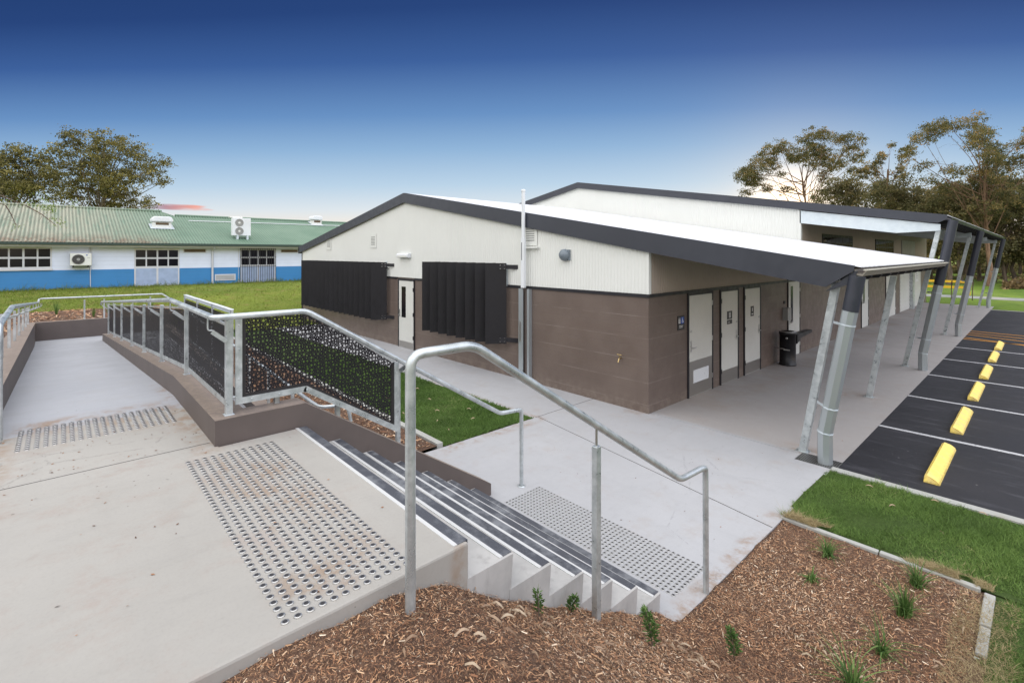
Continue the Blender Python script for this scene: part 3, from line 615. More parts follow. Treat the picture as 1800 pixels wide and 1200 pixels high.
for (y_, z0, z1) in ((1.435, 1.45, 1.66), (1.998, 1.20, 1.45), (2.66, .80, 1.66)):
    b = MB(); b.box((-4.72, y_-.02, z0), (-4.675, y_+.02, z1)); b.build('post', m_galv, bal, bevel=.002)
b = MB(); brk(b, -4.675, 2.66, 1.86, .20, 0); b.build('bracket', m_galv, bal)
for z_ in (1.70, 2.13): MB().tube([(-4.605, 1.06, z_), (-4.595, 1.085, z_)], .009, 8).build('panel_link', m_galv, bal)
for z_ in (1.55, 1.14): MB().tube([(-4.60, 2.60, z_), (-4.68, 2.645, z_)], .009, 8).build('panel_link', m_galv, bal)
# left hand rail of the ramp and along the end wall
t = thing('ramp_handrail', 'galvanised handrail on the left edge of the ramp, turning along the end wall', 'handrail', (-13, -.6, .9))
MB().tube([(-5.78, -.37, 1.37), (-5.78, -.37, 2.31), (-7.4, -.375, 2.335), (-19.85, -.47, 1.475), (-20.1, -.465, 1.565), (-20.12, 2.52, 1.545), (-18.9, 2.60, 1.44), (-7.15, 2.62, .80), (-6.75, 2.62, .79), (-6.6, 2.95, .79), (-6.6, 3.0, .55)], TR, 12, fillet=.09).build('rail_tube', m_galv, t)
def ltop(x): return float(np.interp(-x, [6.6, 20.06], [1.58, .875]))
for x in (-8.9, -10.35, -11.9, -13.4, -14.9, -16.5, -18.0, -19.4):
    b = MB(); yy = -.625-(-x-8)*.004; zt = float(np.interp(-x, [7.4, 19.85], [2.335, 1.475])); b.box((x-.02, yy-.02, ltop(x)), (x+.02, yy+.02, zt-.12)); b.build('post', m_galv, t, bevel=.002)
    b = MB(); brk(b, x, yy+.02, zt, 0, -yy-.41); b.build('bracket', m_galv, t)
for y_ in (.55, 1.02, 2.2):
    b = MB(); b.box((-20.19, y_-.02, .86), (-20.15, y_+.02, 1.47)); b.box((-20.19, y_-.02, 1.45), (-20.10, y_+.02, 1.47)); b.build('post', m_galv, t)
# return ramp balustrade
t = thing('return_balustrade', 'white topped galvanised panel balustrade behind, along the return ramp', 'balustrade', (-14, 2.64, .5))
XS = [-16.8, -15.05, -13.3, -11.55]
def wz(x): return float(np.interp(-x, [11.5, 18.9], [1.72, 1.70]))
def lz(x): return float(np.interp(-x, [7.2, 18.86], [.16, .52]))
for i, x in enumerate(XS):
    b = MB(); b.box((x-.025, 2.62, lz(x)), (x+.025, 2.67, wz(x))); b.build('post', m_galv, t)
for x0, x1 in zip(XS, XS[1:]):
    b = MB(); b.prism([(x0+.03, lz(x0)+.1), (x0+.03, wz(x0)-.13), (x1-.03, wz(x1)-.13), (x1-.03, lz(x1)+.1)], 'y', 2.643, 2.647); b.build('perforated_panel', m_perf, t)
    b = MB(); b.bar((x0, 2.645, wz(x0)-.04), (x1, 2.645, wz(x1)-.04), .03, .075); b.box((x0, 2.605, wz(x0)), (x1, 2.685, wz(x1)+.010), 1); b.build('panel_frame', [m_galvp, m_whitep], t); MB().bar((x0, 2.645, lz(x0)+.08), (x1, 2.645, lz(x1)+.08), .03, .06).build('bottom_rail', m_galvp, t)
for x in (-10.4, -9.2, -8.0, -7.2):
    b = MB(); zt = float(np.interp(-x, [7.15, 18.9], [.80, 1.44])); b.box((x-.02, 2.66, lz(x)), (x+.02, 2.70, zt-.06)); b.bar((x, 2.68, zt-.07), (x, 2.62, zt-.03), .03, .006); b.build('post', m_galv, t)

# ------------------------------------------------------------------ main building
CX, GY, HY, EY = -4.863, 7.828, 15.9, 38.3
def r1(x): return 4.735-.1735*abs(x+13.35)
def r2(x): return 5.835-.1745*abs(x+13.19)
PIT = .076
def corr(n, y): return n*math.cos(2*math.pi*y/PIT)
def corr_wall_x(x0, x1, y, zb, zt, amp=.006, mb=None):
    """corrugated sheet facing -Y, running along X"""
    mb = mb or MB(); k = int(abs(x1-x0)/PIT*6); xs = np.linspace(x0, x1, k+1); vs = []
    for x in xs: yy = y+amp*math.cos(2*math.pi*x/PIT); vs += [(x, yy, zb(x) if callable(zb) else zb), (x, yy, zt(x) if callable(zt) else zt)]
    return mb.add(vs, [(2*i, 2*i+2, 2*i+3, 2*i+1) for i in range(k)], 0, True)
def corr_wall_y(x, y0, y1, zb, zt, amp=.008, mb=None):
    mb = mb or MB(); k = int(abs(y1-y0)/PIT*6); ys = np.linspace(y0, y1, k+1); vs = []
    for y in ys: xx = x+amp*math.cos(2*math.pi*y/PIT); vs += [(xx, y, zb), (xx, y, zt)]
    return mb.add(vs, [(2*i, 2*i+2, 2*i+3, 2*i+1) for i in range(k)], 0, True)
def corr_roof(xa, za, xb, zb, y0, y1, amp=.010, mb=None, mi=0, pit=PIT):
    mb = mb or MB(); k = int(abs(y1-y0)/pit*6); ys = np.linspace(y0, y1, k+1); vs = []
    for y in ys: c = amp*math.cos(2*math.pi*y/pit); vs += [(xa, y, za+c), (xb, y, zb+c)]
    return mb.add(vs, [(2*i, 2*i+1, 2*i+3, 2*i+2) for i in range(k)], mi, True)
def door_x(parent, y0, y1, z1, side=1, label=None, glass=None, kick=.0, kickcol=None, grille=False, hinge_at=1, x=CX, z0=.01):
    """door in a wall facing +X"""
    d = MB(); d.box((x-.03, y0+.045, z0), (x+.018, y1-.045, z1-.05)); do = d.build('door', m_white, parent, bevel=.002)
    if label: do['label'] = label
    f = MB(); f.box((x-.02, y0, 0), (x+.028, y0+.04, z1)); f.box((x-.02, y1-.04, 0), (x+.028, y1, z1)); f.box((x-.02, y0+.04, z1-.045), (x+.027, y1-.04, z1)); f.build('frame', m_trim, do)
    if kick:
        k = MB(); k.box((x+.018, y0+.055, z0+.01), (x+.021, y1-.055, kick)); k.build('kick_plate', m_kick, do)
    if grille:
        g = MB(); g.box((x+.021, y0+.22, .27), (x+.028, y1-.22, .53)); g.build('vent_grille', m_whitep, do)
    if glass:
        g = MB(); g.box((x+.018, glass[0], glass[1]), (x+.022, glass[2], glass[3])); g.build('glass', m_glass, do)
    hy = y0+.12 if hinge_at > 0 else y1-.12; dr = 1 if hinge_at > 0 else -1
    h = MB(); h.box((x+.018, hy-.022, .92), (x+.026, hy+.022, 1.14)); h.tube([(x+.026, hy, 1.0), (x+.075, hy, 1.0), (x+.075, hy+dr*.12, 1.0)], .009, 8, fillet=.015); h.lathe((x+.018, hy, 1.33), [(.025, 0), (.025, .012), (.001, .014)], 12, axis='x'); h.build('handle', m_steel, do)
    for zz in (.25, 1.05, 1.8):
        hi = MB(); hi.box((x+.018, (y1-.052 if hinge_at > 0 else y0+.035), zz), (x+.035, (y1-.035 if hinge_at > 0 else y0+.052), zz+.1)); hi.build('hinge', m_steel if hinge_at > 0 else m_trim, do)
    return do

B = thing('amenities_block', 'low brown and cream gabled block with two dark sunscreens facing the ramp', 'building', (-13, 11.5, 0))
b = MB(); b.box((-22.1, GY, -.1), (CX, HY, 2.106)); b.build('brick_wall', m_brick, B, bevel=.004)
b = corr_wall_x(-22.08, CX, GY-.004, 2.16, lambda x: r1(x)-.16); b.build('gable_cladding', m_clad, B)
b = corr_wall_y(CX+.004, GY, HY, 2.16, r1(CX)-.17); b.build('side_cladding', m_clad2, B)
b = MB(); b.box((CX-.03, GY-.020, 2.16), (CX+.018, GY+.06, r1(CX)-.31)); b.build('corner_flashing', m_clad, B)
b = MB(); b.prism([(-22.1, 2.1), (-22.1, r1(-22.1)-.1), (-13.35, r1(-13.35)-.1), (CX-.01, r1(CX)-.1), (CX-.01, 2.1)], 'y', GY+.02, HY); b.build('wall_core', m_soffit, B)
b = MB(); b.box((-22.12, GY-.022, 2.100), (-13.86, GY+.01, 2.162)); b.box((-12.80, GY-.022, 2.100), (CX+.022, GY+.01, 2.162)); b.box((CX-.01, GY+.01, 2.102), (CX+.022, HY, 2.164)); b.box((-22.16, GY-.02, .0), (-22.08, GY+.02, 3.0)); b.build('black_trim', m_trim, B)
# roof sheets, ridge, fascia, gutter
XE = -1.70
b = corr_roof(-13.35, r1(-13.35)+.012, XE+.04, r1(XE+.04)+.014, GY-.02, HY, .014); corr_roof(-13.35, r1(-13.35)+.006, -22.3, r1(-22.3)+.006, GY-.04, HY, .009, b); b.build('roof', m_roof, B)
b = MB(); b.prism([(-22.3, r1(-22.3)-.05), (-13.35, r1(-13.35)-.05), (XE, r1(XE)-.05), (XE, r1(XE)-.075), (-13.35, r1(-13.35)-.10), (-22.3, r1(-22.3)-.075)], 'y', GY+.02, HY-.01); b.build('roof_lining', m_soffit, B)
b = MB(); fy0, fy1 = GY-.085, GY-.05
b.prism([(-22.36, r1(-22.36)-.26), (-22.36, r1(-22.36)+.015), (-13.35, r1(-13.35)+.02), (XE-.02, r1(XE)+.02), (XE-.03, r1(XE)-.05), (-2.05, r1(-2.05)-.335), (CX, r1(CX)-.335), (-13.35, r1(-13.35)-.27)], 'y', fy0, fy1)
b.prism([(-22.36, r1(-22.36)-.0), (-22.36, r1(-22.36)+.019), (-13.35, r1(-13.35)+.025), (XE-.02, r1(XE)+.025), (XE-.02, r1(XE)+.005), (-13.35, r1(-13.35)+.005)], 'y', fy1, GY+.02)
b.prism([(XE-.36, r1(XE)-.335), (XE-.03, r1(XE)-.05), (XE-.0, r1(XE)-.05), (XE-.02, r1(XE)-.19)], 'y', fy1, fy1+.28)
b.box((-22.4, fy0, r1(-22.36)-.27), (-22.30, HY, r1(-22.36)-.0)); b.build('fascia', m_fascia, B)
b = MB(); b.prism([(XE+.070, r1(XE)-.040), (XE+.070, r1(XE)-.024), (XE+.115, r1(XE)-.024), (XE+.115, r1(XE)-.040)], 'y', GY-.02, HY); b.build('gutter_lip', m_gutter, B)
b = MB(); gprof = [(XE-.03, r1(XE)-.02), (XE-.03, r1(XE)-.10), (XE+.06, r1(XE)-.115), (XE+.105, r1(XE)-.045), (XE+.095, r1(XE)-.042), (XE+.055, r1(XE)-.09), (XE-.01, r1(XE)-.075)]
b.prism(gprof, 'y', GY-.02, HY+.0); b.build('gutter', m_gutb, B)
for i in range(13):
    y = GY+.45+i*.615; b = MB(); q = [(XE-.42, r1(XE)-.175), (XE-.40, r1(XE)-.12), (XE-.02, r1(XE)-.075), (XE+.07, r1(XE)-.13), (XE+.03, r1(XE)-.17), (XE-.12, r1(XE)-.185), (XE-.28, r1(XE)-.22)]
    b.prism(q, 'y', y, y+.05); b.build('eave_bracket', m_trim, B)
b = MB(); b.box((CX+.03, GY+.35, r1(CX)-.30), (-2.0, GY+.42, r1(-2.0)-.33)) if False else None
b.bar((CX, 8.06, r1(CX)-.19), (-1.95, 8.06, r1(-1.95)-.17), .06, .16); b.bar((CX, 12.0, r1(CX)-.19), (-1.95, 12.0, r1(-1.95)-.17), .06, .16)
for xx in (-4.2, -3.3, -2.45): b.bar((xx, GY+.05, r1(xx)-.10), (xx, HY, r1(xx)-.10), .06, .09)
b.build('rafters', m_galv, B)
# doors along the walk
door_x(B, 9.24, 10.33, 2.10, label='white door with tall steel kick panel and vent grille', kick=.72, grille=True)
d = door_x(B, 10.68, 11.63, 2.10, label='white door with two-figure restroom plate', kick=.30, hinge_at=-1)
s_ = MB(); s_.box((CX+.018, 11.02, 1.42), (CX+.024, 11.27, 1.60)); s_.box((CX+.018, 11.02, 1.31), (CX+.024, 11.27, 1.40)); s_.box((CX+.024, 11.11, 1.45), (CX+.026, 11.135, 1.57), 1); s_.box((CX+.024, 11.16, 1.45), (CX+.026, 11.185, 1.57), 1); s_.box((CX+.024, 11.06, 1.345), (CX+.026, 11.15, 1.355), 1); s_.build('sign_plate', [m_signk, m_signw], d)
d = door_x(B, 11.94, 12.94, 2.10, label='white door with single-figure plate and steel kick plate', kick=.28, hinge_at=-1)
s_ = MB(); s_.box((CX+.018, 12.32, 1.38), (CX+.024, 12.50, 1.62)); s_.box((CX+.024, 12.395, 1.50), (CX+.026, 12.425, 1.58), 1); s_.box((CX+.024, 12.36, 1.42), (CX+.026, 12.46, 1.44), 1); s_.build('sign_plate', [m_signk, m_signw], d)
door_x(B, 14.86, 15.86, 2.20, label='white door with tall narrow dark glass panel', glass=(15.08, .95, 15.26, 1.98), kick=0)
# gable door
gd = MB(); gd.box((-13.72, GY-.018, .01), (-12.86, GY+.02, 2.06)); gdo = gd.build('door', m_white, B, bevel=.002); gdo['label'] = 'white gable door with narrow dark glass between the two sunscreens'
f = MB(); f.box((-13.77, GY-.028, 0), (-13.725, GY+.02, 2.12)); f.box((-12.855, GY-.028, 0), (-12.805, GY+.02, 2.12)); f.box((-13.725, GY-.027, 2.065), (-12.855, GY+.02, 2.12)); f.build('frame', m_trim, gdo)
f = MB(); f.box((-13.56, GY-.022, .93), (-13.31, GY-.016, 1.88)); f.build('glass', m_glass, gdo)
f = MB(); f.box((-13.70, GY-.021, .02), (-12.88, GY-.016, .20)); f.build('kick_plate', m_kick, gdo)
f = MB(); f.box((-13.71, GY-.035, .95), (-13.65, GY-.018, 1.17)); f.tube([(-13.68, GY-.03, 1.0), (-13.68, GY-.08, 1.0), (-13.58, GY-.08, 1.0)], .009, 8, fillet=.02); f.build('handle', m_steel, gdo)
for zz in (.3, 1.0, 1.75): MB().box((-12.88, GY-.04, zz), (-12.84, GY-.02, zz+.11)).build('hinge', m_trim, gdo)
# sunscreens of vertical blades
def screen(x0, n, last, z0, z1, label):
    """overlapping vertical blades set across the view from the ramp; x0 = front edge of the first, last = front edge of the final blade"""
    rb = MB(); rb.box((x0+.1, GY-.075, z0+.16), (last+.2, GY-.035, z0+.20)); rb.box((x0+.1, GY-.075, z1-.20), (last+.2, GY-.035, z1-.16)); ro = rb.build('sunscreen', m_blade, B); ro['label'] = label
    dv = Vector((.587, .81, 0)).normalized(); nn = Vector((-dv.y, dv.x, 0))
    for x in np.linspace(x0, last, n):
        p = Vector((x, 7.30, 0)); q = p+dv*.50; v4 = [p+nn*.006, q+nn*.006, q-nn*.006, p-nn*.006]
        MB().prism([(v.x, v.y) for v in v4], 'z', z0, z1).build('blade', m_blade, ro)
    k = MB(); p = Vector((last, 7.30, 0)); fr = Vector((dv.y, -dv.x, 0))
    for zz in (z0+.03, z1-.15):
        a = p+dv*.32+fr*.012+Vector((0, 0, zz+.06)); c = p+dv*.50+fr*.012+Vector((0, 0, zz+.06)); k.bar(a, c, .006, .13); k.bar(c-Vector((.02, 0, 0)), (last+.56, GY-.004, zz+.06), .010, .10)
        for a_ in (.35, .45):
            for c_ in (.02, .10):
                m_ = p+dv*a_+fr*.022+Vector((0, 0, zz+c_)); k.box(m_-Vector((.010, .010, .010)), m_+Vector((.010, .010, .010)), 1)
    k.build('bracket', [m_trim, m_steel], ro); return ro
screen(-11.58, 8, -8.86, .79, 2.675, 'dark bladed sunscreen right of the gable door')
screen(-20.75, 16, -14.60, .78, 2.62, 'wider dark bladed sunscreen at the left end of the gable')
for sx_ in (-8.72, -14.56):
    b = MB(); b.box((sx_, GY-.03, 2.13), (sx_+.07, GY-.012, 2.65)); b.build('conduit', m_galvp, B)
# gable details
for (x, z, w_, h_) in ((-7.88, 3.34, .30, .30), (-15.45, 3.35, .30, .30), (-19.2, 3.3, .30, .26)):
    v_ = MB(); v_.box((x-.22, GY-.022, z-.26), (x+.22, GY-.014, z+.40 if x > -8 else z+.22)); v = v_.build('vent_panel', m_clad, B)
    v_ = MB()
    for k in range(6): v_.box((x-w_/2+.02, GY-.03, z-h_/2+k*h_/6), (x+w_/2-.02, GY-.021, z-h_/2+k*h_/6+.012), 1); v_.box((x-w_/2, GY-.026, z-h_/2+k*h_/6+.012), (x+w_/2, GY-.0215, z-h_/2+(k+1)*h_/6), 0)
    v_.build('louvre', [m_clad, m_signk], v)
# riser: zinc channels and white flue
b = MB(); b.box((-8.18, GY-.10, 0), (-8.035, GY-.085, 2.10)); b.box((-8.18, GY-.085, 0), (-8.16, GY-.004, 2.10)); ch = b.build('cable_channel', m_zinc, B)
b = MB(); b.box((-7.905, GY-.10, 0), (-7.84, GY-.004, 2.10)); b.build('cable_channel', m_zinc, B)
b = MB(); b.box((-8.034, GY-.05, 0), (-7.906, GY-.004, 2.098)); b.build('channel_back', m_wallb, B)
flue = MB(); flue.box((-8.035, GY-.17, 2.125), (-7.935, GY-.10, 3.25)); flue.tube([(-7.985, GY-.135, 3.25), (-7.985, GY-.135, 4.34)], .043, 14); flue.lathe((-7.985, GY-.135, 4.34), [(.050, -.04), (.050, 0), (.0005, .012)], 14); fo = flue.build('flue', m_whitep, B, bevel=.004)
b = MB(); b.box((-8.012, GY-.174, 2.75), (-7.996, GY-.17, 3.15)); b.build('slot', m_signk, fo)
b = MB(); b.box((-8.14, GY-.115, .9), (-8.09, GY-.101, 1.35)); b.build('slot', m_steel, ch)
b = MB(); b.box((-8.10, GY-.10, 3.02), (-7.6, GY-.03, 3.05)); b.build('flue_bracket', m_clad, B)
# things fixed on the walls
t = thing('wall_light', 'white bulkhead light above the gable door', 'wall light', (-13.35, GY, 2.84))
b = MB(); b.prism([(GY-.012, 2.77), (GY-.012, 2.91), (GY-.10, 2.91), (GY-.14, 2.87), (GY-.14, 2.79), (GY-.10, 2.77)], 'x', -13.68, -13.02); b.build('housing', m_whitep, t, bevel=.01)
b = MB(); b.box((-13.62, GY-.146, 2.79), (-13.10, GY-.139, 2.845)); b.build('diffuser', m_acw, t)
t = thing('alarm_bell', 'round grey alarm bell on the cream gable right of the flue', 'alarm bell', (-6.83, GY, 2.87))
b = MB(); b.lathe((-6.83, GY-.01, 2.87), [(.001, -.14), (.06, -.135), (.10, -.11), (.125, -.06), (.125, -.03), (.09, -.02)], 24, axis='y'); b.lathe((-6.83, GY-.01, 2.87), [(.05, -.141), (.045, -.146), (.001, -.147)], 16, axis='y'); b.build('dome', m_bell, t)
b = MB(); b.box((-6.93, GY-.05, 2.76), (-6.70, GY-.006, 2.98)); b.build('back_box', m_bell, t)
t = thing('wall_tap', 'small brass garden tap on the brown wall near the corner', 'tap', (-5.45, GY, .9))
b = MB(); b.tube([(-5.45, GY, .92), (-5.45, GY-.07, .92), (-5.45, GY-.10, .85)], .014, 8, fillet=.02); b.build('spout', m_brass, t)
b = MB(); b.tube([(-5.45, GY-.06, .92), (-5.45, GY-.06, .99)], .008, 8); b.tube([(-5.50, GY-.06, .99), (-5.40, GY-.06, .99)], .01, 8); b.build('handle', m_brass, t)
t = thing('restroom_sign', 'small dark wall sign with white and blue pictograms left of the first door', 'sign', (CX, 8.98, 1.52))
b = MB(); b.box((CX+.002, 8.85, 1.40), (CX+.012, 9.11, 1.68)); b.build('plate', m_signk, t)
b = MB(); b.box((CX+.012, 8.97, 1.52), (CX+.014, 9.09, 1.65)); b.build('blue_panel', m_blue, t)
b = MB()
for yy in (8.895, 8.935): b.box((CX+.012, yy-.010, 1.53), (CX+.014, yy+.010, 1.615)); b.lathe((CX+.013, yy, 1.63), [(.010, 0), (.010, .001), (.0005, .0015)], 10, axis='x')
b.lathe((CX+.0145, 9.02, 1.63), [(.009, 0), (.0005, .001)], 10, axis='x'); b.tube([(CX+.015, 9.02, 1.615), (CX+.015, 9.022, 1.585), (CX+.015, 9.045, 1.585), (CX+.015, 9.055, 1.55)], .005, 6); b.tube([(CX+.0148, 9.028+.024*math.cos(a), 1.562+.024*math.sin(a)) for a in np.linspace(2.0, 6.0, 9)], .004, 5)
b.box((CX+.012, 8.90, 1.475), (CX+.014, 9.06, 1.485)); b.box((CX+.012, 8.91, 1.445), (CX+.014, 9.03, 1.455)); b.build('pictograms', m_signw, t)
t = thing('access_panel', 'small grey box on the wall beside the glazed door', 'electrical box', (CX, 14.7, 1.3))
b = MB(); b.box((CX, 14.50, 1.08), (CX+.14, 14.76, 1.42)); b.build('casing', m_grey, t, bevel=.006)
b = MB(); b.box((CX, 14.58, 1.52), (CX+.02, 14.68, 1.60)); b.build('switch', m_trim, t)
t = thing('drinking_fountain', 'black cylindrical drinking fountain with side arm against the brown wall', 'drinking fountain', (CX+.28, 14.0, 0))
fy = 13.98; fx = CX+.30
b = MB(); b.lathe((fx, fy, 0), [(.001, 0), (.20, 0), (.20, .03), (.19, .04), (.19, .80), (.205, .80), (.205, .86), (.16, .87), (.15, .84), (.001, .83)], 28); b.build('drum', m_black, t)
b = MB(); b.prism([(fy+.10, .80), (fy+.10, .55), (fy+.45, .68), (fy+1.30, .73), (fy+1.30, .80)], 'x', fx+.02, fx+.20); b.build('side_arm', m_black, t, bevel=.01)
b = MB(); b.tube([(fx-.02, fy-.22, .42), (fx+.12, fy-.215, .42)], .02, 10); b.lathe((fx+.05, fy-.2, .72), [(.03, -.03), (.028, -.036), (.0005, -.037)], 12, axis='y'); b.tube([(fx-.28, fy-.1, .44), (fx-.1, fy-.22, .44), (fx, fy-.22, .44)], .012, 8, fillet=.04); b.lathe((fx, fy, .865), [(.19, 0), (.19, .012), (.15, .014)], 24); b.build('fittings', m_steel, t)
# drain grate
t = thing('drain_grate', 'black steel drain grate at the foot of the nearest downpipe', 'drain grate', (-2.12, 7.80, 0)); b = MB()
for i in range(19): b.box((-2.40+i*.027, 7.64, -.02), (-2.392+i*.027, 7.975, .006))
for j in range(6): b.box((-2.405, 7.64+j*.065, -.02), (-1.91, 7.648+j*.065, .005))
b.build('bars', M('grate_steel', (.20, .20, .19), .45, .6), t); b = MB(); b.box((-2.405, 7.64, -.02), (-1.91, 7.975, .0012)); b.build('pit', m_signk, t)

# ------------------------------------------------------------------ hall behind
Hh = thing('school_hall', 'taller cream hall with charcoal fascia and covered walk behind the low block', 'building', (-13, 27, 0))
b = MB(); b.box((-24.5, HY+.02, -.1), (CX, EY, 2.106)); b.build('brick_wall', m_brick, Hh)
b = corr_wall_x(-24.4, CX, HY+.012, 2.5, lambda x: r2(x)-.12); b.build('gable_cladding', m_clad, Hh)
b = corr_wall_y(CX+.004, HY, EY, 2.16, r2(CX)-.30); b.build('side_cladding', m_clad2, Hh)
b = MB(); b.box((CX-.03, HY-.02, 2.9), (CX+.03, HY+.10, r2(CX)-.22)); b.build('corner_flashing', m_clad, Hh)
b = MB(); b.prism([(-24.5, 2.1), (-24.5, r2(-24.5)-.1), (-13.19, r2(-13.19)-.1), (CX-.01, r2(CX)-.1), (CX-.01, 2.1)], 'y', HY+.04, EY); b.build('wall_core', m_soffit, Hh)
XF = -1.62
b = corr_roof(-13.19, r2(-13.19)+.005, XF+.02, r2(XF)+.005, HY-.04, EY+.3, .009); corr_roof(-13.19, r2(-13.19)+.005, -24.8, r2(-24.8)+.005, HY-.04, EY+.3, .009, b); b.build('roof', m_roof, Hh)
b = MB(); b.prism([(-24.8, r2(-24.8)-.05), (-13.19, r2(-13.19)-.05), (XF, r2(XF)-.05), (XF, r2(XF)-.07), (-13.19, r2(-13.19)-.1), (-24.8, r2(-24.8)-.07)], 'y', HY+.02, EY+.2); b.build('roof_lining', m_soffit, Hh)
b = MB(); b.prism([(-24.85, r2(-24.85)-.22), (-24.85, r2(-24.85)+.015), (-13.19, r2(-13.19)+.02), (XF, r2(XF)+.02), (XF, r2(XF)-.08), (XF-.18, r2(XF-.18)-.20), (-13.19, r2(-13.19)-.22)], 'y', HY-.09, HY-.045)
b.prism([(-24.85, r2(-24.85)), (-24.85, r2(-24.85)+.022), (-13.19, r2(-13.19)+.027), (XF, r2(XF)+.027), (XF, r2(XF)+.006), (-13.19, r2(-13.19)+.007)], 'y', HY-.045, HY+.03); b.build('fascia', m_fascia, Hh)
b = MB(); b.prism([(x-XE+XF, z-r1(XE)+r2(XF)) for x, z in gprof], 'y', HY-.03, EY+.3); b.build('gutter', m_fascia, Hh)
for i in range(30):
    y = HY+.5+i*.74; b = MB(); q = [(x-XE+XF, z-r1(XE)+r2(XF)) for x, z in [(XE-.42, r1(XE)-.175), (XE-.40, r1(XE)-.12), (XE-.02, r1(XE)-.075), (XE+.07, r1(XE)-.13), (XE+.03, r1(XE)-.17), (XE-.28, r1(XE)-.22)]]
    b.prism(q, 'y', y, y+.05); b.build('eave_bracket', m_trim, Hh)
for yb in (HY-.02, 23.3, 30.0, 36.6):
    b = MB(); b.prism([(CX+.0, r2(CX)-.23), (CX, 3.79), (-2.62, 3.43), (-1.75, 3.46), (-1.75, r2(-1.75)-.22)], 'y', yb, yb+.06); b.build('beam', m_galvp, Hh)
b = MB()
for xx in (-4.2, -3.3, -2.4): b.bar((xx, HY+.05, r2(xx)-.11), (xx, EY, r2(xx)-.11), .06, .1)
b.build('rafters', m_galv, Hh)
for (y0, y1, z0, z1) in ((17.95, 21.6, 2.75, 3.53), (25.2, 28.85, 2.6, 3.50)):
    b = MB(); b.box((CX-.02, y0, z0), (CX+.03, y1, z1)); wv = b.build('window', m_trim, Hh)
    nc = 8; g = MB()
    for k in range(nc):
        for j in range(3): g.box((CX+.030, y0+.06+(y1-y0-.1)*k/nc, z0+.05+(z1-z0-.08)*j/3), (CX+.034, y0+.06+(y1-y0-.1)*(k+1)/nc-.05, z0+.05+(z1-z0-.08)*(j+1)/3-.05))
    g.build('panes', m_hglass, wv)
b = MB(); b.box((CX+.01, 30.7, 2.3), (CX+.04, 34.3, 3.55)); b.build('louvre_panel', m_grey, Hh)
door_x(Hh, 22.9, 24.0, 2.15, label='white door with dark glass at the near part of the hall wall', glass=(23.15, .95, 23.4, 2.0))
door_x(Hh, 27.2, 29.3, 2.15, label='pale double door further along the hall wall')
rd = MB()
for k in range(24): rd.box((CX+.0, 30.35, .02+k*.095), (CX+.02+.012*(k % 2), 32.8, .02+(k+1)*.095))
ro = rd.build('roller_door', m_white, Hh)
b = MB(); b.box((CX, 32.82, 0), (CX+.16, 33.3, 2.6)); b.build('column', m_galv, Hh)
b = MB(); b.box((CX+.0, 33.9, .01), (CX+.02, 36.2, 2.3)); b.build('door', m_white, Hh)['label'] = 'pale grey double door past the roller door'
t = thing('notice_board', 'white notice sheet fixed on the hall wall past the roller door', 'sign', (CX, 34.9, 1.7)); b = MB(); b.box((CX+.022, 34.4, 1.35), (CX+.035, 35.4, 2.15)); b.build('sheet', m_signw, t)
b = MB()
for k in range(5): b.box((CX+.035, 34.75, 2.0-k*.12), (CX+.037, 35.05, 2.03-k*.12))
b.build('print', m_signk, t)
# canopy posts and downpipes
def lean(parent, x0, y, x1, z1, w_=.100, d_=.045):
    b = MB(); h = w_/2; k = (x1-x0)/z1
    vs = [(x0-h, y-d_, 0), (x0+h, y-d_, 0), (x0+h, y+d_, 0), (x0-h, y+d_, 0)]; vs += [(a+(x1-x0), c, z1) for a, c, _ in vs]
    b.add(vs, [(3,2,1,0),(4,5,6,7),(0,1,5,4),(1,2,6,5),(2,3,7,6),(3,0,4,7)]); o = b.build('canopy_post', m_galv, parent, bevel=.006)
    c = MB(); c.box((x0-h-.035, y-d_-.03, 0), (x0+h+.035, y+d_+.03, .012)); c.build('base_plate', m_galv, o); return o
lean(B, -2.416, 8.03, -1.99, 2.50); lean(B, -2.42, 12.05, -2.02, 2.46)
for y, x1, z1 in ((16.02, -1.80, 3.47), (23.3, -1.80, 3.47), (36.6, -1.82, 3.47)): lean(Hh, -2.46, y, x1, z1)
def downpipe(parent, y, xt, zt, zb=2.14, r=.092):
    x0 = -2.07; k = (xt-x0)/(zt-.43); xb = x0+k*(zb-.43)
    b = MB(); b.tube([(x0, y, .004), (x0, y, .43), (xb, y, zb)], r*1.03, 8, cap=True, sm=False)
    dp = b.build('downpipe', m_zinc, parent)
    b = MB(); b.tube([(xb, y, zb-.01), (xt, y, zt)], [r*1.06, r*1.06], 16); b.build('pipe_sleeve', m_fascia, dp)
    for z_, tab in ((.43, 0), (.78, 1), (zb-.20, 1)):
        b = MB(); xx = x0+k*max(0, z_-.43); b.tube([(xx-k*.008, y, z_-.008), (xx+k*.008, y, z_+.008)], r*1.07, 16)
        if tab: b.bar((xx-.085, y+.03, z_), (xx-.20, y+.165, z_), .005, .035)
        b.build('pipe_strap', m_galvp, dp)
downpipe(B, 7.80, -1.695, 2.60); downpipe(Hh, 15.80, -1.50, 3.70); downpipe(Hh, 23.15, -1.50, 3.68); downpipe(Hh, 36.5, -1.50, 3.66)

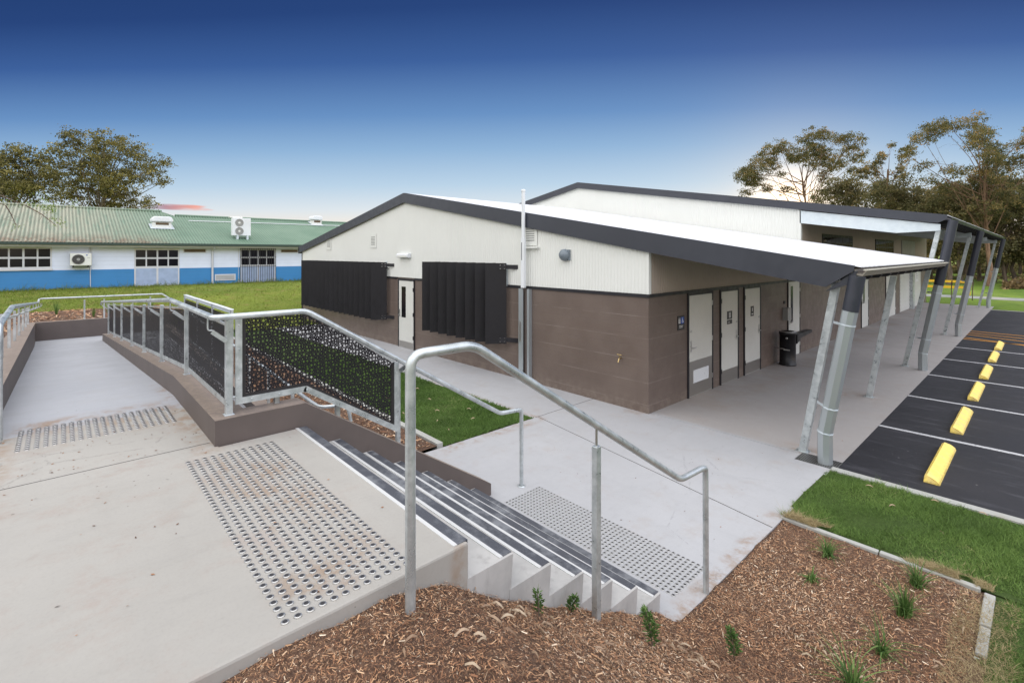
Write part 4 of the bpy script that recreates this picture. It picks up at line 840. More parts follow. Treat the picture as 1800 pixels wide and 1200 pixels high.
# ------------------------------------------------------------------ wheel stops
names = ['nearest yellow wheel stop, in the first bay beside the kerb', 'yellow wheel stop in the second bay from the kerb', 'yellow wheel stop in the third bay from the kerb', 'yellow wheel stop in the fourth bay from the kerb', 'yellow wheel stop in the fifth bay, next to last', 'farthest yellow wheel stop, beside the orange hatching']
def wheelstop_mesh():
    b = MB(); L_ = 1.66; vs = []; n_ = 26
    for i in range(n_+1):
        y = L_*i/n_; e = .006*(i % 2); k = .012 if i in (0, n_) else 0
        vs += [(-.080, y, 0), (-.074, y, .075-k), (-.045, y+(.02 if i == 0 else -.02 if i == n_ else 0), .098-k), (.020, y, .062-e), (.068, y, .028-e), (.080, y, 0)]
    fs = [(i*6+k, i*6+k+1, i*6+6+k+1, i*6+6+k) for i in range(n_) for k in range(5)]+[(0, 1, 2, 3, 4, 5)[::-1], tuple(n_*6+k for k in range(6))]
    return b.add(vs, fs, 0)
for lab, y in zip(names, (8.09, 10.64, 13.25, 15.72, 18.32, 20.7)):
    if y < 9:
        wb = wheelstop_mesh().build('wheel_stop', m_yel, origin=(0, 0, 0)); w0 = wb
    else:
        wb = w0.copy(); COL.objects.link(wb)
    wb.location = (-.975, y, -.004); tag(wb, lab, 'wheel stop', 'yellow wheel stops in the parking bays')

# yellow rail and thin stakes beyond
t = thing('barrier_rail', 'low yellow barrier rail on the grass beyond the covered walk', 'barrier', (-5.4, 46.5, 0)); b = MB()
for x in (-7.2, -5.4, -3.6): b.box((x-.06, 46.45, 0), (x+.06, 46.55, .95))
for z_ in (.45, .85): b.box((-7.3, 46.44, z_), (-3.5, 46.47, z_+.16))
b.build('rails', paint('yellow_rail_paint', (.75, .45, .03), .5).m, t)
for i, (x, y) in enumerate(((-4.0, 41.0), (-3.05, 41.2))):
    b = MB(); b.tube([(0, 0, 0), (.02, 0, 1.2)], .025, 6); b.tube([(.02, 0, .7), (.1, .02, 1.6)], .01, 5); o = b.build('stake', m_barkD); o.location = (x, y, 0)
    tag(o, ['thin dark stake on the grass, left of the two beyond the walk', 'thin dark stake on the grass, right of the two beyond the walk'][i], 'stake', 'stakes on the grass')

# ------------------------------------------------------------------ classroom block on the left
FX = -36.0
C_ = thing('classroom_block', 'long white and blue weatherboard block with green corrugated roof', 'building', (-40, 3, .9))
b = MB(); b.box((-50, -26, .7), (FX, 26, 2.0)); b.build('lower_wall', m_wbb, C_)
b = MB(); b.box((-50, -26, 2.0), (FX-.003, 26, 3.40)); b.build('upper_wall', m_wbw, C_)
def zr(x): return 3.50+.317*(-35.45-x)
b = MB(); corr_roof(-35.45, 3.50, -43.0, zr(-43.0), -26, 5.35, .024, b, pit=.165); corr_roof(-35.45, 3.50, -42.0, zr(-42.0), 5.35, 26, .024, b, pit=.165)
b.add([(-42.0, 5.3, zr(-42)+.02), (-43.0, 5.3, zr(-43)+.02), (-42.6, 6.1, zr(-42.0)+.02)], [(0, 1, 2)]); b.add([(-43, -26, zr(-43)), (-43, 5.35, zr(-43)), (-50.5, 5.35, 3.5), (-50.5, -26, 3.5)], [(0, 1, 2, 3)]); b.add([(-42, 5.35, zr(-42)), (-42, 26, zr(-42)), (-50.5, 26, 3.3), (-50.5, 5.35, 3.3)], [(0, 1, 2, 3)])
b.add([(-35.5, 26, 3.48), (-42, 26, zr(-42)-.01), (-50.5, 26, 3.3)], [(0, 1, 2)]); b.build('roof', m_groof, C_)
b = MB(); b.tube([(-43, -26, zr(-43)+.03), (-43, 5.35, zr(-43)+.03)], .09, 8); b.tube([(-42, 6.0, zr(-42)+.03), (-42, 26, zr(-42)+.03)], .09, 8); b.build('ridge_cap', m_groof, C_)
b = MB(); b.box((-35.52, -26, 3.36), (-35.38, 26, 3.50)); b.build('gutter', m_gut2, C_)
b = MB(); b.box((-35.56, -26, 3.26), (-35.53, 26, 3.37)); b.box((FX, -26, 3.36), (-35.56, 26, 3.39)); b.build('fascia', m_frame, C_)
def lwin(y0, y1, z0, z1, lab, lower=False, bars=False):
    b = MB(); zl = 2.05 if lower else z0
    b.box((FX, y0, z0), (FX+.03, y1, z1)); f_ = b.build('window', m_frame, C_); f_['label'] = lab
    g = MB(); ym = (y0+y1)/2; fr = .07
    for a, c in ((y0+fr, ym-fr*.6), (ym+fr*.6, y1-fr)):
        h_ = (c-a-.07)/2
        for k in range(2):
            for j in range(2):
                zz = zl+.10+j*((z1-zl-.12)/2); g.box((FX+.03, a+k*(h_+.07), zz), (FX+.036, a+k*(h_+.07)+h_, zz+(z1-zl-.12)/2-.10))
    g.build('panes', m_glass, f_)
    if lower:
        g = MB(); g.box((FX+.03, y0+.07, z0+.08), (FX+.038, ym-.05, zl-.03)); g.box((FX+.03, ym+.05, z0+.08), (FX+.038, y1-.07, zl-.03)); g.build('infill_panel', m_panel, f_)
    if bars:
        g = MB()
        for k in range(17): yy = y0+(y1-y0)*k/16; g.box((FX+.07, yy-.012, z0-.02), (FX+.085, yy+.012, z1))
        for zz in (z0+.05, zl, z1-.05, (zl+z1)/2): g.box((FX+.065, y0-.03, zz-.012), (FX+.07, y1+.03, zz+.012))
        g.build('security_bars', m_trim, f_)
    if not lower:
        g = MB(); g.box((FX, y0-.05, z0-.09), (FX+.08, y1+.03, z0-.004)); g.build('sill', m_frame, f_)
lwin(-4.65, -2.52, 2.10, 3.27, 'white framed window leftmost, cut by the frame'); lwin(-2.50, -.33, 2.10, 3.27, 'white framed eight-pane window left of the air conditioner')
lwin(3.17, 5.37, .95, 3.22, 'tall white window with blue-grey panels below', True); lwin(8.73, 10.92, .92, 3.25, 'tall window behind black security bars', True, True)
for (y0, y1) in ((5.62, 6.75), (11.30, 12.40)):
    b = MB(); b.box((FX, y0-.05, 2.95), (FX+.03, y1+.05, 3.20)); v = b.build('high_vent', m_frame, C_); b = MB(); b.box((FX+.03, y0, 2.99), (FX+.036, y1, 3.16)); b.build('vent_mesh', m_vent, v)
b = MB(); b.box((FX, 7.27, 1.16), (FX+.03, 8.46, 1.57)); v = b.build('low_vent', m_frame, C_)
b = MB()
for k in range(4): b.box((FX+.03, 7.34, 1.22+k*.075), (FX+.036, 8.39, 1.265+k*.075))
b.build('vent_mesh', m_grey, v)
b = MB(); b.tube([(-35.5, 7.15, 3.33), (-35.62, 7.15, 3.25), (-35.93, 7.13, 3.08), (-35.93, 7.13, .9)], .06, 10, fillet=.05); b.build('downpipe', m_frame, C_)
b = MB()
for (y0) in (1.28, 8.62): b.box((FX, y0, 2.0 if y0 < 2 else .95), (FX+.012, y0+.02, 3.3))
b.build('cover_strip', m_frame, C_)
def fan(b, c, r, axis='x'):
    b.lathe(c, [(r, .0), (r*1.05, .02), (r*.98, .03), (r*.96, .012)], 24, axis=axis, mi=1); b.lathe(c, [(r*.96, .010), (r*.3, .008)], 24, axis=axis, mi=2); b.lathe(c, [(r*.3, .02), (.001, .022)], 16, axis=axis, mi=0)
    for q in (.45, .62, .8): b.lathe(c, [(r*q, .018), (r*(q+.02), .018)], 24, axis=axis, mi=1)
t = thing('air_conditioner', 'cream air conditioner with one round fan hung on the white wall', 'air conditioner', (FX, .82, 2.2)); b = MB(); b.box((FX+.08, .38, 2.24), (FX+.40, 1.27, 2.92)); b.build('casing', m_acw, t, bevel=.02)
b = MB(); fan(b, (FX+.40, .72, 2.58), .26); b.build('fan_grille', [m_grey, m_grey, m_signk], t)
b = MB(); b.box((FX, .48, 2.14), (FX+.36, .53, 2.235)); b.box((FX, 1.10, 2.14), (FX+.36, 1.15, 2.235)); b.box((FX+.3, .5, 2.14), (FX+.36, 1.13, 2.17)); b.build('bracket', m_trim, t)
b = MB(); b.tube([(FX+.03, 1.22, 2.3), (FX+.03, 1.23, 1.05)], .02, 6); b.tube([(FX+.03, 1.22, 2.9), (FX+.03, 1.2, 3.3)], .035, 6); b.build('pipe', m_frame, t)
b = MB(); b.box((FX+.401, 1.04, 2.78), (FX+.404, 1.10, 2.84)); b.box((FX+.401, 1.08, 2.66), (FX+.404, 1.2, 2.68), 1); b.build('badge', [m_blue, m_grey], t)
t = thing('rooftop_air_conditioner', 'tall white twin-fan air conditioner standing on the green roof', 'air conditioner', (-36.7, 8.95, 3.85)); b = MB(); b.box((-37.0, 8.42, 4.10), (-36.55, 9.52, 5.27)); b.build('casing', m_whitep, t, bevel=.02)
b = MB(); fan(b, (-36.55, 8.82, 4.96), .24); fan(b, (-36.55, 8.82, 4.40), .24); b.build('fan_grille', [m_acw, m_grey, m_grey], t)
for y in (8.72, 9.32): b = MB(); b.box((-36.75, y-.06, zr(-36.6)-.05), (-36.55, y+.06, 4.095)); b.build('leg', m_galvp, t)
b = MB(); b.box((-37.15, 8.32, 5.30), (-36.9, 9.1, 5.40)); b.build('duct', m_acw, t)
def roofvent(x, y, w_, lab):
    z0 = zr(x); t = thing('roof_ventilator', lab, 'roof vent', (x, y, z0), 'hooded vents on the green roof'); b = MB()
    b.prism([(y-w_*.42, z0-.1), (y-w_*.42, z0+.3), (y+w_*.42, z0+.3), (y+w_*.42, z0-.1)], 'x', x-.35, x+.35); b.build('throat', m_acw, t)
    b = MB(); b.prism([(y-w_*.5, z0+.32), (y-w_*.5, z0+.5), (y-w_*.38, z0+.66), (y+w_*.38, z0+.66), (y+w_*.5, z0+.5), (y+w_*.5, z0+.32)], 'x', x-.45, x+.45); b.build('hood', m_whitep, t, bevel=.05)
    b = MB(); b.box((x+.352, y-w_*.3, z0+.12), (x+.36, y+w_*.3, z0+.27)); b.build('louvre', m_vent, t)
    b = MB(); b.prism([(x-.55, zr(x-.55)+.03), (x+.55, zr(x+.55)+.03), (x+.55, zr(x+.55)+.05), (x-.55, zr(x-.55)+.05)], 'y', y-w_*.55, y+w_*.55); b.build('flashing', m_galvp, t)
roofvent(-39.0, 4.85, 1.15, 'white hooded roof vent near the middle of the green roof'); roofvent(-41.3, 15.7, .85, 'small white roof vent near the ridge, right of the twin-fan unit')
b = MB(); b.tube([(-40.6, 6.6, zr(-40.6)+.06), (-41.0, 26, zr(-41)+.06)], .03, 6); b.build('roof_conduit', m_whitep, C_)

# ------------------------------------------------------------------ loose ground cover
def chipfield(name, x0, x1, y0, y1, hf, n, lmin, lmax, dens=None, mat=m_chip, lift=.004):
    x = RNG.uniform(x0, x1, n); y = RNG.uniform(y0, y1, n)
    if dens is not None: k = dens(x, y); x = x[k]; y = y[k]; n = len(x)
    z = hf(x, y)+RNG.uniform(0, lift*4, n)+lift; a = RNG.uniform(0, 2*np.pi, n); L_ = RNG.uniform(lmin, lmax, n)*RNG.choice([.4, .7, 1, 1.7], n, p=[.40, .33, .20, .07])*(np.clip(.55+.17*y, .6, 1.0) if name == 'bark_mulch' and lmax < .03 else 1); W_ = L_*RNG.uniform(.10, .28, n)
    e = .03; gx_ = (hf(x+e, y)-hf(x-e, y))/(2*e); gy_ = (hf(x, y+e)-hf(x, y-e))/(2*e)
    d = np.stack([np.cos(a), np.sin(a), gx_*np.cos(a)+gy_*np.sin(a)+RNG.normal(0, .28, n)], -1); d /= np.linalg.norm(d, axis=1)[:, None]
    s_ = np.stack([-np.sin(a), np.cos(a), -gx_*np.sin(a)+gy_*np.cos(a)+RNG.normal(0, .35, n)], -1); s_ /= np.linalg.norm(s_, axis=1)[:, None]
    c = np.stack([x, y, z], -1); d *= L_[:, None]/2; s_ *= W_[:, None]/2
    V = np.stack([c-d-s_*.5, c+d-s_*.6, c+d*.8+s_, c-d*.85+s_], 1).reshape(-1, 3)
    tone = np.clip(RNG.normal(.48, .25, n)+.12*np.sin(x*3.1)*np.cos(y*2.7), 0, 1); o = npmesh(name, V, 4, mat, tone=tone); return tag(o, kind='stuff')
chipfield('bark_mulch', -2.09, -.37, .1, 5.79, bedh, 260000, .008, .026, lambda x, y: (RNG.uniform(0, 1, len(x)) < np.clip(1.25-.13*y, .2, 1)) & ((y < 3.6) | (x > -1.94)) & ((y < 3.5) | (x > -1.94+.0*x)))
chipfield('bark_mulch', -18, -6.2, 2.8, 4.1, lambda x, y: .035+0*x, 16000, .03, .07)
chipfield('bark_mulch', -24.4, -20.3, -14, 3.5, lambda x, y: terr(x, y)+.035, 14000, .06, .14)
chipfield('bark_mulch', -20.2, -8, -4, -.80, lambda x, y: np.interp(-x, [6.5, 20.2], [1.50, .84])+.02*n2(x, y), 9000, .04, .1)
def blades(name, n, x0, x1, y0, y1, hf, h0, h1, w_, mat, dens=None, lean_=.75):
    x = RNG.uniform(x0, x1, n); y = RNG.uniform(y0, y1, n)
    if dens is not None: k = dens(x, y); x = x[k]; y = y[k]; n = len(x)
    z = hf(x, y); a = RNG.uniform(0, 2*np.pi, n); h = RNG.uniform(h0, h1, n)*(1+.35*np.sin(x*2.3+y*3.1)+.25*np.sin(x*9.1-y*7.3))*RNG.choice([1, 1, 1.7], n, p=[.5, .44, .06]); l1 = RNG.normal(0, lean_, n)*h; l2 = RNG.normal(0, lean_, n)*h
    p = np.stack([x, y, z], -1); s_ = np.stack([np.cos(a), np.sin(a), 0*a], -1)*w_; tp = p+np.stack([l1, l2, h], -1)
    V = np.stack([p-s_, p+s_, tp], 1).reshape(-1, 3); t_ = np.clip(RNG.normal(.5, .22, n)+.14*np.sin(x*3.7+y*1.9)*np.cos(y*4.3-x)+.08*np.sin(x*13)*np.sin(y*11), 0, 1); t_ = np.where(RNG.uniform(0, 1, n) < .06+.05*np.sin(x*2.9)*np.sin(y*3.7), 1.0, np.minimum(t_, .9)); o = npmesh(name, V, 3, mat, tone=t_); return tag(o, kind='stuff')
zero = lambda x, y: .008*n2(x, y)
jag = lambda x, y: .03*np.sin(x*23)*np.cos(y*17)+.02*np.sin(x*51+y*37)
blades('grass', 82000, -2.0, 2.4, 5.88, 7.6, zero, .018, .045, .0028, m_grassb, lambda x, y: (y > 5.93+jag(x, y)) & (y < 7.56+jag(x, y)) & (x > -1.95+jag(x, y)))
blades('grass', 62000, -.34, 1.6, 3.3, 5.92, lambda x, y: np.interp(y, PY, PZ), .018, .045, .0026, m_grassb, lambda x, y: x > -.225+2.6*jag(x, y))
blades('grass', 78000, -13.5, -6.1, 4.2, 6.2, zero, .02, .045, .0040, m_grassn, lambda x, y: (x < -6.13+jag(x, y)) & (y < 6.16+jag(x, y)) & (y > 4.26+jag(x, y)))
blades('grass', 45000, -40, -20.4, 3.0, 22, terr, .03, .08, .010, m_grassn if False else foliage('lawn_blades', [(0, (.085, .12, .018)), (.5, (.155, .205, .028)), (.9, (.23, .27, .045)), (1, (.33, .26, .11))]), lambda x, y: x < -20.4)
blades('grass', 45000, -40, -24.3, -8.0, 4.0, terr, .03, .10, .010, bpy.data.materials['lawn_blades'])
blades('grass', 1500, -36.0, -35.4, -6, 14, terr, .08, .32, .012, bpy.data.materials['lawn_blades'])
blades('dry_thatch', 5200, -.50, -.14, 3.9, 5.75, lambda x, y: .015+0*x, .006, .030, .0016, foliage('thatch', [(0, (.24, .17, .08)), (1, (.50, .41, .23))]), None, 1.6)
blades('dry_thatch', 7000, -1.95, -.3, 5.84, 5.97, lambda x, y: .02+0*x, .01, .04, .0022, bpy.data.materials['thatch'], lambda x, y: n2(x, y, 3) > .2, 1.6)
# long curled gum leaves and bark strips on the mulch
cx_, cy_ = [], []
V = []; T = []
def curl(x, y, L_, W_, a, tone, hf=bedh):
    n_ = 6; cvx = random.gauss(0, .35); z0 = float(hf(np.array(x), np.array(y)))+.012; pts_ = []
    ang = a; px_, py_ = x, y
    for i in range(n_+1): pts_.append((px_, py_, z0+.014*math.sin(math.pi*i/n_)+random.uniform(0, .004)+float(hf(np.array(px_), np.array(py_))-hf(np.array(x), np.array(y))), ang, W_*math.sin(math.pi*(i+.35)/(n_+.7)))); px_ += math.cos(ang)*L_/n_; py_ += math.sin(ang)*L_/n_; ang += cvx/n_*1.6
    for p, q in zip(pts_, pts_[1:]):
        for (A_, B_) in ((p, q),):
            s1 = (-math.sin(A_[3])*A_[4]/2, math.cos(A_[3])*A_[4]/2); s2 = (-math.sin(B_[3])*B_[4]/2, math.cos(B_[3])*B_[4]/2)
            V.extend([(A_[0]-s1[0], A_[1]-s1[1], A_[2]), (B_[0]-s2[0], B_[1]-s2[1], B_[2]), (B_[0]+s2[0], B_[1]+s2[1], B_[2]+.008), (A_[0]+s1[0], A_[1]+s1[1], A_[2]+.008)]); T.append(tone)
clusters = [(-1.52, 3.05, 26, .17), (-1.9, 1.75, 22, .16), (-1.25, 4.05, 22, .2), (-.75, 4.1, 12, .2), (-1.75, 2.75, 12, .2), (-1.95, 1.25, 6, .25), (-.45, 4.2, 12, .12)]
for (x, y, n_, s_) in clusters:
    for _ in range(n_): curl(random.gauss(x, s_*.6), random.gauss(y, s_*.7), random.uniform(.035, .085), random.uniform(.005, .010), random.uniform(0, 6.3), random.uniform(0, .85))
for _ in range(320): curl(random.uniform(-2.05 if _ % 2 else -1.9, -.4), random.uniform(.6, 5.6 if _ % 2 == 0 else 3.3), random.uniform(.03, .08), random.uniform(.003, .009), random.uniform(0, 6.3), random.uniform(0, .8))
tag(npmesh('leaf_litter', V, 4, m_litter, tone=T), kind='stuff')
V = []; T = []
for (x, y, a) in ((-7.5, 5.0, 1), (-7.0, 4.7, 2), (-8.2, 5.3, .3), (-6.7, 5.2, 1.4), (-6.9, 5.8, 2), (-7.8, 4.5, 0), (-9, 5.5, 1), (-8.8, 4.7, 1), (-7.2, 5.5, .4), (-6.5, 4.6, 2.7)): curl(x, y, .085, .012, a, .5, lambda x, y: .035+0*x)
for (x, y, a) in ((-1.2, 6.9, 1), (-.7, 6.6, 2), (-1.5, 7.3, .2), (-.1, 7.3, .5), (.3, 6.2, 1), (-.9, 7.42, 0), (-.5, 7.45, .2)): curl(x, y, .07, .008, a, .5, lambda x, y: .03+0*x)
tag(npmesh('leaf_litter', V, 4, m_litter, tone=T), kind='stuff')

def crumbs(n, x0, x1, y0, y1, z, dens):
    x = RNG.uniform(x0, x1, n); y = RNG.uniform(y0, y1, n); k = dens(x, y); x = x[k]; y = y[k]; n = len(x); a = RNG.uniform(0, 6.28, n); L_ = RNG.uniform(.004, .013, n); W_ = L_*RNG.uniform(.25, .6, n)
    d = np.stack([np.cos(a)*L_, np.sin(a)*L_, RNG.uniform(-.002, .002, n)], -1); s_ = np.stack([-np.sin(a)*W_, np.cos(a)*W_, RNG.uniform(-.001, .002, n)], -1); c = np.stack([x, y, np.full(n, z+.004)], -1)
    tag(npmesh('leaf_crumbs', np.stack([c-d, c+s_, c+d, c-s_], 1).reshape(-1, 3), 4, m_chip, tone=RNG.uniform(0, .5, n)), kind='stuff')
crumbs(1500, -6.2, -2.2, -.6, 1.5, 1.35, lambda x, y: RNG.uniform(0, 1, len(x)) < .05+.5*np.exp(-((y-.82)/.10)**2)*(x < -4.5)+.45*np.exp(-((x+5.1)/.5)**2)*(y < .6)+.12*((x > -4.3) & (y > .7) & (y < 1.27)))
crumbs(900, -6.0, -2.0, 3.9, 7.7, 0.0, lambda x, y: RNG.uniform(0, 1, len(x)) < .05+.6*np.exp(-((x+2.0)/.08)**2)*(y < 5.8))
crumbs(500, -4.8, -2.0, 8.0, 14.0, 0.0, lambda x, y: RNG.uniform(0, 1, len(x)) < .12)

# ------------------------------------------------------------------ small garden plants
def tuft(label, x, y, h, n, spread, group, name='strappy_plant', cat='plant'):
    z = float(bedh(np.array(x), np.array(y))); V = []; T = []
    for i in range(n):
        a = random.uniform(0, 6.283); L_ = h*random.choice([.45, .7, .9, 1.15])*random.uniform(.8, 1.15); k = random.uniform(.1, 1.35)*spread; w_ = random.uniform(.004, .008); pr_ = None; sg = 5; tone = random.uniform(.1, 1)
        sx_, sy_ = -math.sin(a), math.cos(a); bx, by = x+random.gauss(0, .02), y+random.gauss(0, .02)
        for j in range(sg+1):
            t = j/sg; rr = k*L_*t**1.6; zz = z+L_*(t-.55*k*t*t); ww = w_*(1-t*.92); c = (bx+math.cos(a)*rr, by+math.sin(a)*rr, zz)
            cur = ((c[0]-sx_*ww, c[1]-sy_*ww, c[2]), (c[0]+sx_*ww, c[1]+sy_*ww, c[2]))
            if pr_: V += [pr_[0], cur[0], cur[1], pr_[1]]; T.append(tone)
            pr_ = cur
    o = npmesh(name, V, 4, m_plant, tone=T, origin=(x, y, z)); tag(o, label, cat, group)
G1 = 'strappy plants in the mulch bed'
tuft('strappy green tuft nearest the covered walk, just inside the edging', -1.42, 5.45, 0.192, 84, 1.0, G1)
tuft('tiny dark green tuft in the middle of the mulch, left of the others', -1.40, 4.90, 0.108, 62, 1.1, G1)
tuft('green tuft touching the concrete edging halfway to its corner', -.76, 5.50, 0.240, 105, .85, G1)
tuft('upright bright green tuft, tallest, in front of the edging', -.77, 5.0, 0.276, 118, .7, G1)
tuft('thin green tuft with few arching blades below the upright one', -.81, 4.38, 0.264, 47, 1.0, G1)
tuft('arching green tuft cut by the bottom edge of the picture', -.86, 3.86, 0.312, 84, .95, G1)
def shrub(label, x, y, h, lean_, n=420):
    z = float(bedh(np.array(x), np.array(y))); t = thing('shrub_seedling', label, 'shrub', (x, y, z), 'bushy seedlings in the mulch')
    b = MB(); b.tube([(x, y, z), (x+lean_*.3, y, z+h*.5), (x+lean_, y, z+h)], [.005, .004, .002], 6); b.build('stem', m_barkD, t)
    V = []; T = []
    for i in range(n):
        u = random.random()**.8; c = Vector((x+lean_*u*u, y, z+h*(.15+.85*u))); r_ = h*.22*(1.15-abs(u-.45)); a = random.uniform(0, 6.283); e = random.uniform(-.1, 1.0); d = Vector((math.cos(a), math.sin(a), e)).normalized(); p = c+d*r_*random.uniform(0, .8)
        L_ = random.uniform(.02, .034); s_ = d.orthogonal().normalized()*.0028; V += [p-s_, p+d*L_*.5-s_*1.4, p+d*L_, p+d*L_*.5+s_*1.4]; T.append(random.uniform(.0, 1.0)*(.6+.4*u))
    npmesh('leaves', [tuple(v) for v in V], 4, m_plant, t, tone=T)
shrub('bushy green seedling right of the foot of the stairs', -1.47, 3.46, .20, -.03)
shrub('leaning green seedling beside the pile of tan leaves', -1.66, 2.72, .21, -.05)
shrub('small green seedling against the concrete by the square post', -2.02, 2.36, .13, .05, 220)
shrub('sparse green seedling lower left of the square post', -1.93, 1.98, .14, -.01, 160)
t_ = [(-22.5, -.1, .6), (-21.2, 1.2, .55), (-21.8, 2.4, .5), (-21.0, .8, .35)]
for i, (x, y, h) in enumerate(t_):
    z = float(terr(np.array(x), np.array(y))); V = []; T = []
    for k in range(34):
        a = random.uniform(0, 6.283); rr = random.uniform(.05, .3)*h; L_ = h*random.uniform(.6, 1.1); s_ = (-math.sin(a)*.012, math.cos(a)*.012); V += [(x-s_[0], y-s_[1], z), (x+s_[0], y+s_[1], z), (x+math.cos(a)*rr, y+math.sin(a)*rr, z+L_)]; T.append(random.random())
    tag(npmesh('grassy_plant', V, 3, m_plant, tone=T, origin=(x, y, z)), ['tall grassy plant on the mulch past the end wall, leftmost', 'wispy grassy plant on the mulch right above the end wall', 'grassy plant beyond the right end of the end wall', 'low dark plant on the mulch behind the end wall'][i], 'plant', 'plants past the ramp')

# ------------------------------------------------------------------ trees
RT = Vector((.677, .736, 0)); FW = Vector((-.736, .677, 0))
def tree(name, label, base, clumps, leafmat, barkmat, trunk_r=.3, leaves=9000, lsize=.22, fork=.35, depth=.9, group=None, tufts=14, bare=0, mesh=None, seed=1):
    rs = random.Random(seed); rg = np.random.default_rng(seed); B0 = Vector(base); t = thing(name, label, 'tree', base, group)
    cs = []; ws = [c[1] for c in clumps]; cu = sum(c[0] for c in clumps)/len(clumps); hw = max(abs(c[0]-cu) for c in clumps)+.5
    for (u, w_, r_) in clumps:
        dv = rs.uniform(-1, 1)*depth*math.sqrt(max(.05, 1-((u-cu)/hw)**2))*hw*.6; cs.append((B0+RT*u+FW*dv+Vector((0, 0, w_)), r_))
    top = max(ws); low = min(ws); fh = max(low*fork, top*.22); tb = MB()
    p0 = B0+Vector((0, 0, -.2)); p1 = B0+RT*rs.uniform(-.3, .3)+Vector((0, 0, fh)); leader = B0+RT*cu*.5+Vector((0, 0, (top+fh)*.56))
    tb.tube([p0, B0+Vector((0, 0, fh*.5))+RT*.1, p1, (p1+leader)/2+RT*rs.uniform(-.3, .3), leader], [trunk_r*1.15, trunk_r*.9, trunk_r*.75, trunk_r*.5, trunk_r*.3], 8)
    for (c, r_) in cs:
        k = rs.uniform(0, 1); st_ = p1.lerp(leader, k*.95) if c.z > p1.z else p1; mid = st_.lerp(c, .5)+Vector((0, 0, rs.uniform(-.2, .7)))+RT*rs.uniform(-.4, .4)+FW*rs.uniform(-.4, .4)
        rr = trunk_r*rs.uniform(.16, .28); tb.tube([st_, st_.lerp(mid, .6)+RT*rs.uniform(-.15, .15), mid, mid.lerp(c, .55)+RT*rs.uniform(-.2, .2), c], [rr, rr*.8, rr*.62, rr*.42, rr*.15], 5, cap=False)
        for _ in range(3+bare):
            d = Vector((rs.uniform(-1, 1), rs.uniform(-1, 1), rs.uniform(-.2, 1))).normalized(); a0 = mid.lerp(c, rs.uniform(.3, 1)); tb.tube([a0, a0+d*r_*.6+Vector((0, 0, .1)), a0+d*r_*1.15], [rr*.25, rr*.16, rr*.05], 4, cap=False)
    tb.build('trunk', barkmat, t)
    tot = sum(r_**2 for _, r_ in cs); VV = []; TT = []
    for (c, r_) in cs:
        nt = max(4, int(tufts*1.7*(.6+r_/1.2))); per = max(4, int(leaves*r_*r_/tot/nt))
        q = rg.normal(0, 1, (nt, 3)); q /= np.linalg.norm(q, axis=1)[:, None]; q *= (rg.uniform(.15, 1.5, nt)**.6)[:, None]*r_*1.12; q[:, 2] *= .74; tcn = np.array(c)+q
        cc = np.repeat(tcn, per, 0); n_ = len(cc); pos_ = cc+rg.normal(0, 1, (n_, 3))*np.array([.27, .27, .15])*(max(.5, r_)**.5)*rg.uniform(.6, 1.2, (nt, 1)).repeat(per, 0)*.9
        d = rg.normal(0, 1, (n_, 3)); d[:, 2] -= .7; d /= np.linalg.norm(d, axis=1)[:, None]; s_ = np.cross(d, rg.normal(0, 1, (n_, 3))); s_ /= np.linalg.norm(s_, axis=1)[:, None]+1e-6
        L_ = rg.uniform(.6, 1.3, n_)[:, None]*lsize; W_ = L_*.34
        VV.append(np.stack([pos_-s_*W_*.2, pos_+d*L_*.5-s_*W_, pos_+d*L_, pos_+d*L_*.5+s_*W_], 1).reshape(-1, 3)); tt = np.repeat(rg.uniform(.15, .8, nt), per)+rg.normal(0, .16, n_); TT.append(np.clip(tt, 0, 1))
    npmesh('crown', np.concatenate(VV), 4, leafmat, t, tone=np.concatenate(TT)); return t
RA = [(-7.5,11.9,.9),(-6.5,12.2,1),(-5.7,13.3,1),(-4.4,14.6,1.1),(-2.7,15.6,1.1),(-1,16,1),(.5,16.2,.9),(2,15.6,.9),(3.5,16.2,.9),(4.8,15.7,1),(5.8,15.2,.7),(6.6,14.6,.5),(2.8,14.6,1.1),(1.1,14.8,1.1),(-.6,14.7,1.1),(-2,13.9,.9),(-3.6,13.3,1),(-5,12,1),(-6.1,11.3,.9),(-6.7,10,.6),(3.7,13.6,1),(5.1,13.7,.6),(-3.8,10.6,.6),(-2,10.3,.6),(.1,13.1,.7),(2,12.9,.9),(3.5,12.2,.7),(-2.9,12.2,.4)]
RB = [(-1.6,12.8,.6),(-.6,14.1,.3),(1.1,13.7,.3),(.5,12.2,.2),(-3.1,11.9,.7),(-4.1,11.6,.5),(-2.3,11.3,.5),(-1,11.5,.5),(1.6,13.2,.3),(.5,11.3,.6),(2,13.9,.4)]
RC = [(-5.4,12.9,.7),(-4.3,13.6,.8),(-3.1,14,.8),(-1.7,14.4,.8),(-.3,14.5,.8),(.8,13.8,.7),(1.7,13.2,.6),(2.6,12.4,.8),(-6.2,11.5,.6),(-6.8,11.4,.3),(-4.6,10.5,.4),(-3.8,9.7,.6),(-5.5,9.2,.5),(-1.8,12.9,.7),(-.4,12.9,.7),(.5,11.7,.8),(-2.1,10.9,.7),(-.8,10.7,.8),(1.4,10.7,.9),(2.6,10.7,.8),(.5,9.5,.9),(-1.1,9.2,.6),(1.9,8.9,.9),(-2.9,11.8,.4),(-3.5,8.6,.5),(3.3,11.5,.9),(3.9,10,.9)]
RD = [(0,9.5,1),(-1.1,9.1,.8),(1.1,9.5,.9),(-.5,10,.7),(.6,10.2,.7),(0,8.4,1.1),(1.5,8.6,.9),(-1.6,8.4,.7),(.8,8,1.1),(0,7,1),(1,6.5,1)]
